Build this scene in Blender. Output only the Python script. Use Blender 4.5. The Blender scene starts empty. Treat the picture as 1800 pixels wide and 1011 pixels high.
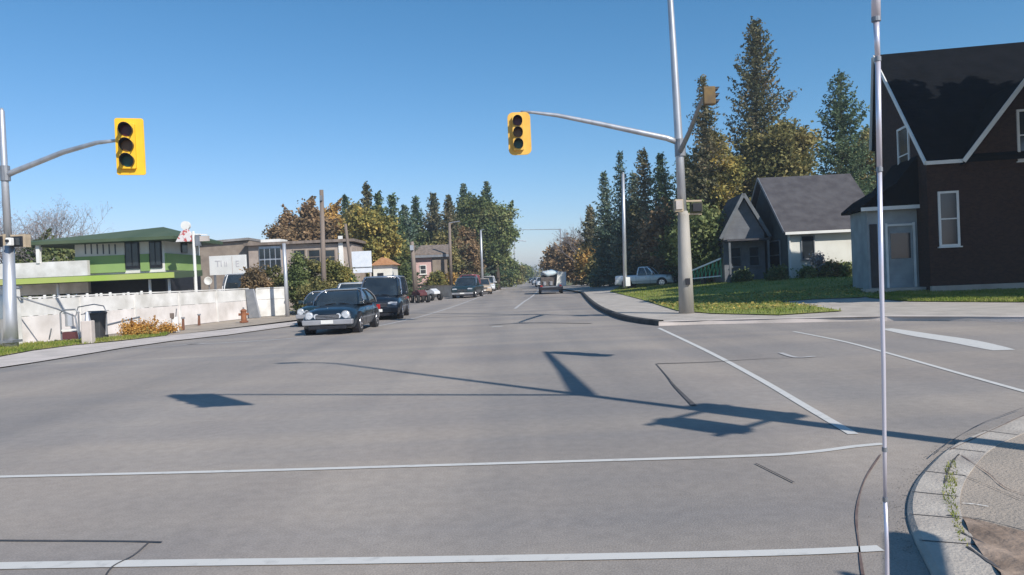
import bpy, math, random
import numpy as np
from mathutils import Vector, Matrix

# ------------------------------------------------------------------ camera, light
SC = bpy.context.scene
COL = SC.collection
F, CX, CY = 1300.0, 900.0, 505.5
CAMZ = 1.6
ROLL = math.radians(2.5); PITCH = math.radians(0.74)
cam_d = bpy.data.cameras.new('camera'); cam = bpy.data.objects.new('camera', cam_d); COL.objects.link(cam)
cam_d.sensor_width = 36; cam_d.lens = 36 * F / 1800; cam_d.clip_end = 5000; cam_d.clip_start = 0.05
fw = Vector((0, math.cos(PITCH), -math.sin(PITCH))); r0 = Vector((1, 0, 0)); u0 = r0.cross(fw)
rt = r0 * math.cos(ROLL) - u0 * math.sin(ROLL)
up = u0 * math.cos(ROLL) + r0 * math.sin(ROLL)
cam.matrix_world = Matrix(((rt.x, up.x, -fw.x, 0), (rt.y, up.y, -fw.y, 0), (rt.z, up.z, -fw.z, CAMZ), (0, 0, 0, 1)))
SC.camera = cam

EL = math.radians(38); SAZ = math.atan2(0.65, -0.76)      # azimuth from +Y towards +X
SUNV = Vector((math.sin(SAZ) * math.cos(EL), math.cos(SAZ) * math.cos(EL), math.sin(EL)))
w = bpy.data.worlds.new('World'); SC.world = w; w.use_nodes = True
nt = w.node_tree; nt.nodes.clear()
sky = nt.nodes.new('ShaderNodeTexSky'); sky.sky_type = 'NISHITA'; sky.sun_disc = False
sky.sun_elevation = EL; sky.sun_rotation = SAZ; sky.air_density = 1.0; sky.dust_density = 0.25; sky.ozone_density = 1.6
sky.altitude = 100
bg = nt.nodes.new('ShaderNodeBackground'); bg.inputs[1].default_value = 0.11
wo = nt.nodes.new('ShaderNodeOutputWorld')
sep = nt.nodes.new('ShaderNodeSeparateColor'); cmb = nt.nodes.new('ShaderNodeCombineColor'); nt.links.new(sky.outputs[0], sep.inputs[0])
for ch, (k, pw) in enumerate(((.305, 1.40), (.705, 1.0), (.88, 1.0))):      # a deeper, cleaner autumn blue
    p_ = nt.nodes.new('ShaderNodeMath'); p_.operation = 'POWER'; p_.inputs[1].default_value = pw
    m_ = nt.nodes.new('ShaderNodeMath'); m_.operation = 'MULTIPLY'; m_.inputs[1].default_value = k
    nt.links.new(sep.outputs[ch], p_.inputs[0]); nt.links.new(p_.outputs[0], m_.inputs[0]); nt.links.new(m_.outputs[0], cmb.inputs[ch])
nt.links.new(cmb.outputs[0], bg.inputs[0]); nt.links.new(bg.outputs[0], wo.inputs[0])
sun_d = bpy.data.lights.new('sun', 'SUN'); sun = bpy.data.objects.new('sun', sun_d); COL.objects.link(sun)
sun_d.energy = 3.9; sun_d.angle = math.radians(0.5); sun_d.color = (1, .95, .87)
sun.rotation_euler = SUNV.to_track_quat('Z', 'Y').to_euler(); sun.location = (0, 0, 40)
SC.view_settings.view_transform = 'Standard'; SC.view_settings.look = 'None'
SC.view_settings.exposure = 0.46; SC.view_settings.gamma = 1
SC.cycles.max_bounces = 5; SC.cycles.diffuse_bounces = 3; SC.cycles.transparent_max_bounces = 6

# ------------------------------------------------------------------ terrain and pixel -> place
def sst(t):
    t = max(0.0, min(1.0, t)); return t * t * (3 - 2 * t)
def edge_r(y): return 3.0 + 0.031 * y
def terrain(x, y):
    return 0.12 + 0.7 * sst((x - edge_r(y) - .5) / 13) * sst((y - 26) / 20)
def ray(px, py):
    return fw + rt * ((px - CX) / F) + up * ((CY - py) / F)
def G(px, py, z=0.0):
    d = ray(px, py); t = (z - CAMZ) / d.z
    return Vector((d.x * t, d.y * t, z))
def GT(px, py):
    d = ray(px, py); y = 5.0
    while y < 120:
        t = y / d.y; x = d.x * t; z = CAMZ + d.z * t
        if z <= terrain(x, y): break
        y += 0.1
    t = y / d.y
    return Vector((d.x * t, y, terrain(d.x * t, y)))
def at(px, py, Y):
    d = ray(px, py); t = Y / d.y
    return Vector((d.x * t, Y, CAMZ + d.z * t))

# ------------------------------------------------------------------ materials
MATS = {}
def mat(name, c1, c2=None, scale=4.0, rough=0.8, metal=0.0, bump=0.0, bscale=40.0, stretch=(1, 1, 1), detail=4, spec=0.4, lo=.35, hi=.65):
    if name in MATS: return MATS[name]
    m = bpy.data.materials.new(name); m.use_nodes = True; MATS[name] = m
    n = m.node_tree.nodes; l = m.node_tree.links
    b = n['Principled BSDF']; b.inputs['Roughness'].default_value = rough; b.inputs['Metallic'].default_value = metal
    b.inputs['Specular IOR Level'].default_value = spec
    c1 = tuple(c1) + (1,)
    c2 = tuple(c2) + (1,) if c2 else tuple(v * .78 for v in c1[:3]) + (1,)
    tc = n.new('ShaderNodeTexCoord'); mp = n.new('ShaderNodeMapping'); mp.inputs['Scale'].default_value = stretch
    l.new(tc.outputs['Object'], mp.inputs[0])
    ns = n.new('ShaderNodeTexNoise'); ns.inputs['Scale'].default_value = scale; ns.inputs['Detail'].default_value = detail
    l.new(mp.outputs[0], ns.inputs['Vector'])
    cr = n.new('ShaderNodeValToRGB'); cr.color_ramp.elements[0].position = lo; cr.color_ramp.elements[1].position = hi
    cr.color_ramp.elements[0].color = c1; cr.color_ramp.elements[1].color = c2
    l.new(ns.outputs[0], cr.inputs[0]); l.new(cr.outputs[0], b.inputs['Base Color'])
    if bump:
        n2 = n.new('ShaderNodeTexNoise'); n2.inputs['Scale'].default_value = bscale; n2.inputs['Detail'].default_value = 3
        l.new(mp.outputs[0], n2.inputs['Vector'])
        bp = n.new('ShaderNodeBump'); bp.inputs['Strength'].default_value = bump; bp.inputs['Distance'].default_value = .02
        l.new(n2.outputs[0], bp.inputs['Height']); l.new(bp.outputs[0], b.inputs['Normal'])
    return m

def leafmat(name, cols, rough=.75):
    m = bpy.data.materials.new(name); m.use_nodes = True; MATS[name] = m
    n = m.node_tree.nodes; l = m.node_tree.links
    b = n['Principled BSDF']; b.inputs['Roughness'].default_value = rough; b.inputs['Specular IOR Level'].default_value = .2
    ge = n.new('ShaderNodeNewGeometry'); cr = n.new('ShaderNodeValToRGB')
    e = cr.color_ramp.elements
    while len(e) < len(cols): e.new(.5)
    for i, c in enumerate(cols):
        e[i].position = i / (len(cols) - 1); e[i].color = tuple(c) + (1,)
    tc = n.new('ShaderNodeTexCoord'); ns = n.new('ShaderNodeTexNoise'); ns.inputs['Scale'].default_value = .55; ns.inputs['Detail'].default_value = 2
    l.new(tc.outputs['Object'], ns.inputs['Vector'])
    # leaf-to-leaf variation plus slow variation from bough to bough
    a = n.new('ShaderNodeMath'); a.operation = 'MULTIPLY_ADD'; a.inputs[1].default_value = .55; 
    b2 = n.new('ShaderNodeMath'); b2.operation = 'MULTIPLY_ADD'; b2.inputs[1].default_value = 1.9; b2.inputs[2].default_value = -.72
    l.new(ns.outputs[0], b2.inputs[0]); l.new(ge.outputs['Random Per Island'], a.inputs[0]); l.new(b2.outputs[0], a.inputs[2])
    l.new(a.outputs[0], cr.inputs[0]); l.new(cr.outputs[0], b.inputs['Base Color'])
    tr = n.new('ShaderNodeBsdfTranslucent'); l.new(cr.outputs[0], tr.inputs[0])
    mx = n.new('ShaderNodeMixShader'); mx.inputs[0].default_value = .25
    l.new(b.outputs[0], mx.inputs[1]); l.new(tr.outputs[0], mx.inputs[2])
    l.new(mx.outputs[0], n['Material Output'].inputs[0])
    return m

def asphalt():
    m = bpy.data.materials.new('asphalt'); m.use_nodes = True; MATS['asphalt'] = m
    n = m.node_tree.nodes; l = m.node_tree.links; b = n['Principled BSDF']
    b.inputs['Roughness'].default_value = .82; b.inputs['Specular IOR Level'].default_value = .35
    tc = n.new('ShaderNodeTexCoord')
    def noise(sc, det, st=(1, 1, 1), rot=0, dist=0):
        mp = n.new('ShaderNodeMapping'); mp.inputs['Scale'].default_value = st; mp.inputs['Rotation'].default_value = (0, 0, rot)
        l.new(tc.outputs['Object'], mp.inputs[0])
        k = n.new('ShaderNodeTexNoise'); k.inputs['Scale'].default_value = sc; k.inputs['Detail'].default_value = det; k.inputs['Distortion'].default_value = dist
        l.new(mp.outputs[0], k.inputs['Vector']); return k.outputs[0]
    def ramp(v, p0, c0, p1, c1):
        r = n.new('ShaderNodeValToRGB'); e = r.color_ramp.elements
        e[0].position = p0; e[0].color = c0 + (1,); e[1].position = p1; e[1].color = c1 + (1,)
        l.new(v, r.inputs[0]); return r.outputs[0]
    def mix(f, a, c, mode='MIX'):
        x = n.new('ShaderNodeMixRGB'); x.blend_type = mode
        if isinstance(f, float): x.inputs[0].default_value = f
        else: l.new(f, x.inputs[0])
        l.new(a, x.inputs[1]); l.new(c, x.inputs[2]); return x.outputs[0]
    base = ramp(noise(.35, 6, dist=.6), .35, (.266, .236, .217), .68, (.310, .276, .250))
    trk = ramp(noise(.55, 3, (1, .045, 1), -.03, .4), .38, (.88, .89, .90), .62, (1.12, 1.10, 1.07))   # wheel-track wear along the road
    c = mix(1.0, base, trk, 'MULTIPLY')
    trk2 = ramp(noise(.5, 3, (.07, 1, 1), .25, .5), .42, (.92, .93, .95), .6, (1.07, 1.05, 1.02))      # turning tracks
    c = mix(1.0, c, trk2, 'MULTIPLY')
    sp = ramp(noise(75, 4), .32, (.84, .84, .85), .70, (1.16, 1.16, 1.15))
    c = mix(1.0, c, sp, 'MULTIPLY')
    sp2 = ramp(noise(9, 5), .35, (.94, .94, .94), .65, (1.06, 1.06, 1.06))
    c = mix(1.0, c, sp2, 'MULTIPLY')
    st = ramp(noise(.9, 5, (1, .3, 1), 0, 1.2), .66, (1, 1, 1), .78, (.90, .90, .91))
    c = mix(1.0, c, st, 'MULTIPLY')
    l.new(c, b.inputs['Base Color'])
    bp = n.new('ShaderNodeBump'); bp.inputs['Strength'].default_value = .35; bp.inputs['Distance'].default_value = .01
    l.new(noise(90, 2), bp.inputs['Height']); l.new(bp.outputs[0], b.inputs['Normal'])
    return m

def paintworn(name, c, wear=.5):
    """road paint whose worn spots let the asphalt grey through"""
    m = mat(name, c, (.36, .35, .34), scale=9, rough=.8, detail=9, lo=wear + .06, hi=wear + .34)
    return m

A = asphalt()
M_line = paintworn('road_paint', (.56, .545, .52), .50)
M_line2 = paintworn('worn_road_paint', (.46, .44, .43), .40)
M_tar = mat('tar_seal', (.05, .048, .05), (.11, .1, .1), 6)
M_stain = mat('road_stain', (.17, .155, .15), (.22, .205, .195), 20)
M_tarp = mat('rusty_seal', (.13, .085, .075), (.2, .15, .13), 6)
M_conc = mat('concrete', (.47, .42, .37), (.37, .33, .29), 1.6, .85, bump=.4, bscale=60, detail=8)
M_conc2 = mat('pale_concrete', (.58, .51, .47), (.45, .40, .365), 1.2, .85, bump=.3, bscale=40, detail=8)
M_kerb = mat('kerb_concrete', (.48, .43, .375), (.34, .30, .265), 2.2, .85, bump=.5, bscale=45, detail=9)
M_grav = mat('gravel', (.42, .35, .28), (.31, .26, .21), .8, .95, bump=.8, bscale=30, detail=10)
M_dirt = mat('dirt', (.36, .27, .21), (.20, .145, .11), 3.0, .95, bump=1.0, bscale=14, detail=10)
M_ground = mat('earth_ground', (.20, .18, .10), (.12, .13, .05), .25, .95, detail=8)
M_lawn = mat('lawn', (.15, .20, .035), (.28, .28, .075), .7, .9, bump=.8, bscale=25, detail=9)
M_grass = leafmat('grass_blades', [(.11, .17, .025), (.18, .24, .04), (.28, .29, .07), (.36, .33, .12)])
M_oran = leafmat('orange_weeds', [(.25, .10, .02), (.42, .19, .03), (.5, .30, .06), (.2, .16, .04)])
M_white = mat('white_paint', (.80, .79, .76), (.70, .69, .66), 1.5, .6)
M_fence = mat('fence_panel', (.78, .76, .73), (.56, .54, .50), 1.3, .7, detail=8)
M_fencep = mat('fence_panel_pink', (.80, .75, .72), (.60, .55, .51), 1.1, .7, detail=8)
M_cream = mat('cream_wall', (.74, .73, .67), (.64, .62, .56), .8, .85, detail=8, bump=.15)
M_metal = mat('galvanised_metal', (.56, .57, .60), (.42, .43, .46), 3, .42, .55, stretch=(1, 1, .25), detail=6)
M_metald = mat('dull_metal', (.30, .31, .33), (.22, .23, .25), 3, .5, .5)
M_chrome = mat('chrome', (.75, .75, .77), (.62, .62, .65), 3, .22, .9)
M_pole = mat('concrete_pole', (.42, .39, .35), (.29, .27, .24), 2.5, .85, stretch=(1, 1, .2), bump=.3, detail=8)
M_wood = mat('weathered_wood', (.25, .20, .17), (.15, .12, .10), 4, .9, stretch=(1, 1, .08), detail=8, bump=.4)
M_yel = mat('signal_yellow', (.86, .50, .02), (.80, .44, .015), 2, .5)
M_yel2 = mat('faded_signal_yellow', (.80, .48, .10), (.72, .40, .06), 2, .55)
M_black = mat('black_plastic', (.012, .012, .016), (.02, .02, .026), 5, .5)
M_glass = mat('dark_glass', (.03, .04, .048), (.015, .02, .026), 1.2, .05, spec=1.0)
M_win = mat('window_glass', (.035, .042, .05), (.02, .025, .03), .6, .12, spec=.7)
M_tyre = mat('tyre_rubber', (.018, .018, .019), (.03, .03, .03), 8, .85)
M_head = mat('headlight_glass', (.75, .78, .82), (.5, .53, .58), 10, .15, .3, spec=.8)
M_red = mat('red_plastic', (.45, .02, .02), (.35, .015, .015), 4, .35)
M_brick = None
def brickmat(name, c1, c2, mortar, sc=4.0):
    m = bpy.data.materials.new(name); m.use_nodes = True; n = m.node_tree.nodes; l = m.node_tree.links
    b = n['Principled BSDF']; b.inputs['Roughness'].default_value = .9; b.inputs['Specular IOR Level'].default_value = .2
    tc = n.new('ShaderNodeTexCoord'); sp = n.new('ShaderNodeSeparateXYZ'); cb = n.new('ShaderNodeCombineXYZ'); ad = n.new('ShaderNodeMath')
    l.new(tc.outputs['Object'], sp.inputs[0]); l.new(sp.outputs[0], ad.inputs[0]); l.new(sp.outputs[1], ad.inputs[1])
    l.new(ad.outputs[0], cb.inputs[0]); l.new(sp.outputs[2], cb.inputs[1])
    k = n.new('ShaderNodeTexBrick'); k.inputs['Scale'].default_value = sc; k.inputs['Mortar Size'].default_value = .012
    k.inputs['Color1'].default_value = tuple(c1) + (1,); k.inputs['Color2'].default_value = tuple(c2) + (1,); k.inputs['Mortar'].default_value = tuple(mortar) + (1,)
    l.new(cb.outputs[0], k.inputs[0]); l.new(k.outputs[0], b.inputs['Base Color']); return m
def plankmat(name, c1, c2, per=.15, vert=False):
    """siding or shingle courses: a saw-tooth band pattern in colour and bump"""
    m = bpy.data.materials.new(name); m.use_nodes = True; n = m.node_tree.nodes; l = m.node_tree.links
    b = n['Principled BSDF']; b.inputs['Roughness'].default_value = .9; b.inputs['Specular IOR Level'].default_value = .05
    tc = n.new('ShaderNodeTexCoord'); wv = n.new('ShaderNodeTexWave'); wv.wave_profile = 'SAW'; wv.bands_direction = 'X' if vert else 'Z'
    wv.inputs['Scale'].default_value = .3142 / per; l.new(tc.outputs['Object'], wv.inputs[0])
    ns = n.new('ShaderNodeTexNoise'); ns.inputs['Scale'].default_value = 1.6; ns.inputs['Detail'].default_value = 8; l.new(tc.outputs['Object'], ns.inputs['Vector'])
    cr = n.new('ShaderNodeValToRGB'); cr.color_ramp.elements[0].position = .35; cr.color_ramp.elements[1].position = .65
    cr.color_ramp.elements[0].color = tuple(c1) + (1,); cr.color_ramp.elements[1].color = tuple(c2) + (1,)
    l.new(ns.outputs[0], cr.inputs[0])
    l.new(cr.outputs[0], b.inputs['Base Color'])
    bp = n.new('ShaderNodeBump'); bp.inputs['Strength'].default_value = .5; bp.inputs['Distance'].default_value = .02
    l.new(wv.outputs['Fac'], bp.inputs['Height']); l.new(bp.outputs[0], b.inputs['Normal']); return m
M_brick = brickmat('dark_brown_brick', (.060, .032, .025), (.040, .022, .018), (.055, .042, .038))
M_droof = plankmat('black_shingle', (.006, .007, .009), (.009, .010, .013), .2)
M_groof = plankmat('grey_shingle', (.070, .066, .072), (.098, .094, .10), .25)
M_green = mat('green_panel', (.27, .40, .14), (.22, .34, .11), .7, .7, detail=6)
M_groofg = mat('green_metal_roof', (.050, .080, .042), (.085, .115, .065), .5, .7, stretch=(1, .2, 1), detail=7)
M_lime = mat('lime_fascia', (.33, .46, .08), (.42, .44, .16), .4, .7)
M_tan = plankmat('tan_siding', (.30, .25, .205), (.22, .18, .15), .4, True)
M_tan2 = plankmat('pale_tan_siding', (.43, .36, .31), (.33, .275, .24), .4, True)
M_roofg = mat('flat_roof_gravel', (.30, .28, .27), (.2, .19, .18), 1)
M_pink = mat('pink_stucco', (.62, .42, .40), (.54, .36, .34), .6, .9)
M_grey = plankmat('grey_siding', (.20, .21, .225), (.15, .155, .17), .2)
M_porch = plankmat('porch_siding', (.36, .39, .40), (.28, .30, .31), .18)
M_bark = mat('bark', (.10, .075, .06), (.05, .04, .033), 6, .95, stretch=(1, 1, .2), bump=.5)
M_barkg = mat('grey_bark', (.23, .20, .19), (.15, .13, .125), 6, .95, stretch=(1, 1, .2))

# ------------------------------------------------------------------ mesh helpers
class MB:
    def __init__(s): s.v = []; s.f = []
    def add(s, vs, fs):
        o = len(s.v); s.v += [tuple(v) for v in vs]; s.f += [tuple(i + o for i in f) for f in fs]; return s
    def box(s, c, d, rz=0, rx=0, ry=0):
        R = Matrix.Rotation(rz, 3, 'Z') @ Matrix.Rotation(ry, 3, 'Y') @ Matrix.Rotation(rx, 3, 'X'); c = Vector(c)
        vs = [c + R @ Vector((x * d[0] / 2, y * d[1] / 2, z * d[2] / 2)) for x in (-1, 1) for y in (-1, 1) for z in (-1, 1)]
        return s.add(vs, [(0, 1, 3, 2), (4, 6, 7, 5), (0, 4, 5, 1), (2, 3, 7, 6), (0, 2, 6, 4), (1, 5, 7, 3)])
    def bar(s, a, b, w, h):
        """box beam from a to b, w wide across, h high"""
        a = Vector(a); b = Vector(b); d = (b - a).normalized()
        ref = Vector((0, 0, 1)) if abs(d.z) < .95 else Vector((1, 0, 0))
        x = d.cross(ref).normalized() * w / 2; z = x.cross(d).normalized() * h / 2
        vs = [p + i * x + j * z for p in (a, b) for i in (-1, 1) for j in (-1, 1)]
        return s.add(vs, [(0, 2, 3, 1), (4, 5, 7, 6), (0, 1, 5, 4), (2, 6, 7, 3), (0, 4, 6, 2), (1, 3, 7, 5)])
    def tube(s, pts, rad, n=10, cap=True):
        pts = [Vector(p) for p in pts]
        if not isinstance(rad, (list, tuple)): rad = [rad] * len(pts)
        o = len(s.v); prev = None
        for i, p in enumerate(pts):
            d = (pts[min(i + 1, len(pts) - 1)] - pts[max(i - 1, 0)]).normalized()
            if prev is None:
                ref = Vector((1, 0, 0)) if abs(d.x) < .9 else Vector((0, 1, 0)); x = (ref - d * ref.dot(d)).normalized()
            else: x = (prev - d * prev.dot(d)).normalized()
            prev = x; y = d.cross(x)
            for k in range(n):
                a = 2 * math.pi * k / n; s.v.append(tuple(p + (x * math.cos(a) + y * math.sin(a)) * rad[i]))
        for i in range(len(pts) - 1):
            for k in range(n):
                s.f.append((o + i * n + k, o + i * n + (k + 1) % n, o + (i + 1) * n + (k + 1) % n, o + (i + 1) * n + k))
        if cap:
            s.f.append(tuple(o + k for k in range(n))[::-1]); s.f.append(tuple(o + (len(pts) - 1) * n + k for k in range(n)))
        return s
    def prism(s, poly, axis, a, b):
        """poly: 2-D points; axis 'x','y','z' extruded from a to b"""
        def P(u, v, t): return {'x': (t, u, v), 'y': (u, t, v), 'z': (u, v, t)}[axis]
        n = len(poly); vs = [P(u, v, a) for u, v in poly] + [P(u, v, b) for u, v in poly]
        return s.add(vs, [tuple(range(n))[::-1], tuple(range(n, 2 * n))] + [(i, (i + 1) % n, n + (i + 1) % n, n + i) for i in range(n)])
    def loft(s, rings, cap=True):
        n = len(rings[0]); o = len(s.v)
        for r in rings: s.v += [tuple(p) for p in r]
        for i in range(len(rings) - 1):
            for k in range(n): s.f.append((o + i * n + k, o + i * n + (k + 1) % n, o + (i + 1) * n + (k + 1) % n, o + (i + 1) * n + k))
        if cap: s.f.append(tuple(o + k for k in range(n))[::-1]); s.f.append(tuple(o + (len(rings) - 1) * n + k for k in range(n)))
        return s
    def build(s, name, m, parent=None, smooth=False, bevel=0, loc=None):
        me = bpy.data.meshes.new(name); me.from_pydata(s.v, [], s.f); me.validate()
        import bmesh
        b = bmesh.new(); b.from_mesh(me); bmesh.ops.recalc_face_normals(b, faces=b.faces); b.to_mesh(me); b.free()
        if m: me.materials.append(m)
        if smooth:
            me.shade_smooth() if hasattr(me, 'shade_smooth') else None
        o = bpy.data.objects.new(name, me); COL.objects.link(o)
        if parent: o.parent = parent
        if loc is not None: o.location = loc
        if bevel:
            q = o.modifiers.new('bevel', 'BEVEL'); q.width = bevel; q.segments = 2; q.limit_method = 'ANGLE'; q.angle_limit = math.radians(35)
        return o

def tag(o, label=None, cat=None, group=None, kind=None):
    if label: o['label'] = label
    if cat: o['category'] = cat
    if group: o['group'] = group
    if kind: o['kind'] = kind
    return o
def thing(name, label, cat, loc=(0, 0, 0), rz=0, group=None):
    o = bpy.data.objects.new(name, None); COL.objects.link(o); o.empty_display_size = .2
    o.location = loc; o.rotation_euler = (0, 0, rz); return tag(o, label, cat, group)
def copy_tree(o, label, loc=None, rz=None, scale=None):
    c = o.copy(); COL.objects.link(c); c['label'] = label
    if loc is not None: c.location = loc
    if rz is not None: c.rotation_euler = (0, 0, rz)
    if scale is not None: c.scale = scale
    def rec(a, b):
        for ch in a.children:
            d = ch.copy(); COL.objects.link(d); d.parent = b; rec(ch, d)
    rec(o, c); return c

def sheet(name, pts, m, zf, step=1.0, kind='structure'):
    """a ground sheet cut into cells and laid on the height zf(x, y)"""
    import bmesh
    b = bmesh.new(); vs = [b.verts.new((p[0], p[1], 0)) for p in pts]; b.faces.new(vs)
    if step:
        xs = [p[0] for p in pts]; ys = [p[1] for p in pts]
        def cuts(lo, hi, ax):
            k = math.ceil(lo / step)
            while k * step < hi:
                co = [0, 0, 0]; co[ax] = k * step; no = [0, 0, 0]; no[ax] = 1
                bmesh.ops.bisect_plane(b, geom=b.verts[:] + b.edges[:] + b.faces[:], plane_co=co, plane_no=no); k += 1
        cuts(min(xs), max(xs), 0); cuts(min(ys), max(ys), 1)
    bmesh.ops.triangulate(b, faces=b.faces[:])
    for v in b.verts: v.co.z = zf(v.co.x, v.co.y)
    for f in b.faces:
        f.normal_update()
        if f.normal.z < 0: f.normal_flip()
    me = bpy.data.meshes.new(name); b.to_mesh(me); b.free(); me.materials.append(m)
    o = bpy.data.objects.new(name, me); COL.objects.link(o); tag(o, kind=kind); return o

def smooth_pts(pts, n=6):
    """Catmull-Rom through 2-D/3-D points"""
    P = [Vector(p) for p in pts]; out = []
    for i in range(len(P) - 1):
        a = P[max(i - 1, 0)]; b = P[i]; c = P[i + 1]; d = P[min(i + 2, len(P) - 1)]
        for k in range(n):
            t = k / n
            out.append(.5 * ((2 * b) + (c - a) * t + (2 * a - 5 * b + 4 * c - d) * t * t + (3 * b - a - 3 * c + d) * t ** 3))
    out.append(P[-1]); return out
def strip(name, pts, wd, m, z=0.008, sm=True, kind='structure', zf=None):
    P = smooth_pts(pts) if sm else [Vector(p) for p in pts]
    b = MB(); n = len(P)
    for i, p in enumerate(P):
        d = P[min(i + 1, n - 1)] - P[max(i - 1, 0)]; d.z = 0; d.normalize(); q = Vector((-d.y, d.x, 0))
        ww = wd(i / (n - 1)) if callable(wd) else wd
        zz = (zf(p.x, p.y) if zf else 0) + z
        b.v += [(p.x + q.x * ww / 2, p.y + q.y * ww / 2, zz), (p.x - q.x * ww / 2, p.y - q.y * ww / 2, zz)]
    b.f += [(2 * i, 2 * i + 1, 2 * i + 3, 2 * i + 2) for i in range(n - 1)]
    o = b.build(name, m)
    for f in o.data.polygons:
        if f.normal.z < 0: o.data.flip_normals(); break
    return tag(o, kind=kind)

# ------------------------------------------------------------------ ground, road, pavements
gx = sorted(set([-3000, -800, -300, -120] + list(range(-80, 81, 2)) + [120, 300, 800, 3000]))
gy = sorted(set([-300, -80, -30, -10] + list(range(0, 121, 2)) + [160, 240, 400, 900, 1800, 4000]))
def base_z(x, y):
    if x > edge_r(y) - .6 and y > 20: return terrain(x, y) - .14 - .12 * (1 - sst((x - edge_r(y)) / 3))
    return -.10
b = MB(); b.v = [(x, y, base_z(x, y)) for y in gy for x in gx]; n = len(gx)
b.f = [(j * n + i, j * n + i + 1, (j + 1) * n + i + 1, (j + 1) * n + i) for j in range(len(gy) - 1) for i in range(n - 1)]
tag(b.build('ground', M_ground), kind='structure')

left_edge = [G(*p) for p in [(0, 648), (70, 637), (150, 624), (215, 613), (300, 601), (400, 590), (515, 574), (620, 553), (740, 525), (830, 506), (900, 495)]]
far_l = (-10.5 + .031 * 600, 600); far_r = (edge_r(600), 600)
kerb_far = [G(*p) for p in [(1022, 516), (1034, 530), (1052, 545), (1085, 560), (1120, 568), (1158, 573)]]
cross_far = [G(*p) for p in [(1158, 573), (1250, 570), (1400, 567), (1560, 564), (1700, 565), (1810, 566)]]
kerb_near = [G(*p) for p in [(1830, 722), (1740, 757), (1672, 787), (1625, 828), (1600, 865), (1593, 905), (1606, 950), (1636, 1011), (1680, 1100), (1760, 1300)]]
road_poly = [(p.x, p.y) for p in left_edge] + [far_l, far_r, (edge_r(120), 120), (edge_r(90), 90)] + [(p.x, p.y) for p in kerb_far] + [(p.x, p.y) for p in cross_far[1:]] + [(80, 20.5), (80, 8.0), (12, 8.6)] + \
    [(p.x, p.y) for p in kerb_near] + [(2.1, -40), (-80, -40), (-80, 15.0)]
sheet('road', road_poly, A, lambda x, y: 0, step=0)

# left: shoulder of gravel, pale pavement strip, grass verge
def L2(l): return [(p.x, p.y) for p in l]
shoulder = L2(left_edge[:]) + [(-10.5 + .031 * 200, 200), (-16, 200), (-18, 60), (-40, 60), (-60, 15.2)]
sheet('gravel_shoulder', shoulder[::-1], M_grav, lambda x, y: -.02, step=0)
pav = [G(*p) for p in [(-60, 656), (0, 646.5), (70, 636), (150, 623), (215, 612), (300, 600), (400, 589), (515, 573), (600, 556), (600, 553), (515, 566), (400, 579), (300, 590), (215, 600), (130, 608), (60, 617), (0, 628), (-60, 637)]]
sheet('pavement', L2(pav), M_conc2, lambda x, y: .012, step=0)
verge = [G(*p) for p in [(-80, 640), (0, 627), (60, 616), (130, 607.5), (215, 599), (290, 591), (300, 585), (245, 590), (160, 597), (32, 606), (-80, 615)]]
sheet('grass_verge', L2(verge), mat('dry_verge', (.15, .18, .04), (.36, .30, .17), .9, .95, bump=.8, bscale=20, detail=9), lambda x, y: .022, step=0)

# right: corner block (raised), lawns
tz = lambda off: (lambda x, y: terrain(x, y) + off)
blk = L2(kerb_far) + L2(cross_far[1:]) + [(60, 20.3), (60, 110), (edge_r(110), 110), (edge_r(90), 90)]
sheet('corner_pavement', blk, M_conc, tz(0), step=1.0)
# the kerb face round the far corner
kb = MB(); kp = [Vector((edge_r(110), 110, 0)), Vector((edge_r(85), 85, 0))] + smooth_pts(kerb_far, 4)
for i, p in enumerate(kp):
    pass
def kerb(name, P, m, wide, top, side=1, lipz=None):
    b = MB(); n = len(P)
    for i, p in enumerate(P):
        d = P[min(i + 1, n - 1)] - P[max(i - 1, 0)]; d.z = 0; d.normalize(); q = Vector((d.y, -d.x, 0)) * side
        t = top(p) if callable(top) else top
        o_ = p - q * .012; e = p + q * wide
        b.v += [(o_.x, o_.y, -.05), (o_.x + q.x * .02, o_.y + q.y * .02, t - .02), (o_.x + q.x * .05, o_.y + q.y * .05, t), (e.x, e.y, t), (e.x, e.y, -.05)]
    for i in range(n - 1):
        for k in range(4): b.f.append((5 * i + k, 5 * i + k + 1, 5 * i + k + 6, 5 * i + k + 5))
    return tag(b.build(name, m), kind='structure')
M_kerbd = mat('shaded_kerb', (.04, .036, .034), (.075, .07, .066), 3, .8, bump=.4)  # near-black colour carries the shade on the kerb face
kerb('far_kerb', smooth_pts(kerb_far, 5), M_kerbd, .16, .165, -1)
kerb('side_road_kerb', smooth_pts(cross_far, 5) + [Vector((60, 20.3, 0))], M_conc2, .22, .13, -1)
lawnA = [GT(*p) for p in [(1072, 513), (1130, 528), (1190, 547), (1250, 552), (1370, 555), (1482, 548), (1420, 538), (1370, 531), (1430, 527), (1510, 524), (1625, 511), (1640, 492), (1500, 484), (1400, 483), (1200, 487), (1100, 499)]]
sheet('lawn', L2(lawnA), M_lawn, tz(.03), step=.8)
lawnB = [GT(*p) for p in [(1522, 524), (1600, 511), (1700, 508), (1830, 505), (1900, 512), (1900, 530), (1800, 532), (1600, 531)]]
sheet('lawn', L2(lawnB), M_lawn, tz(.03), step=.8)

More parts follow.
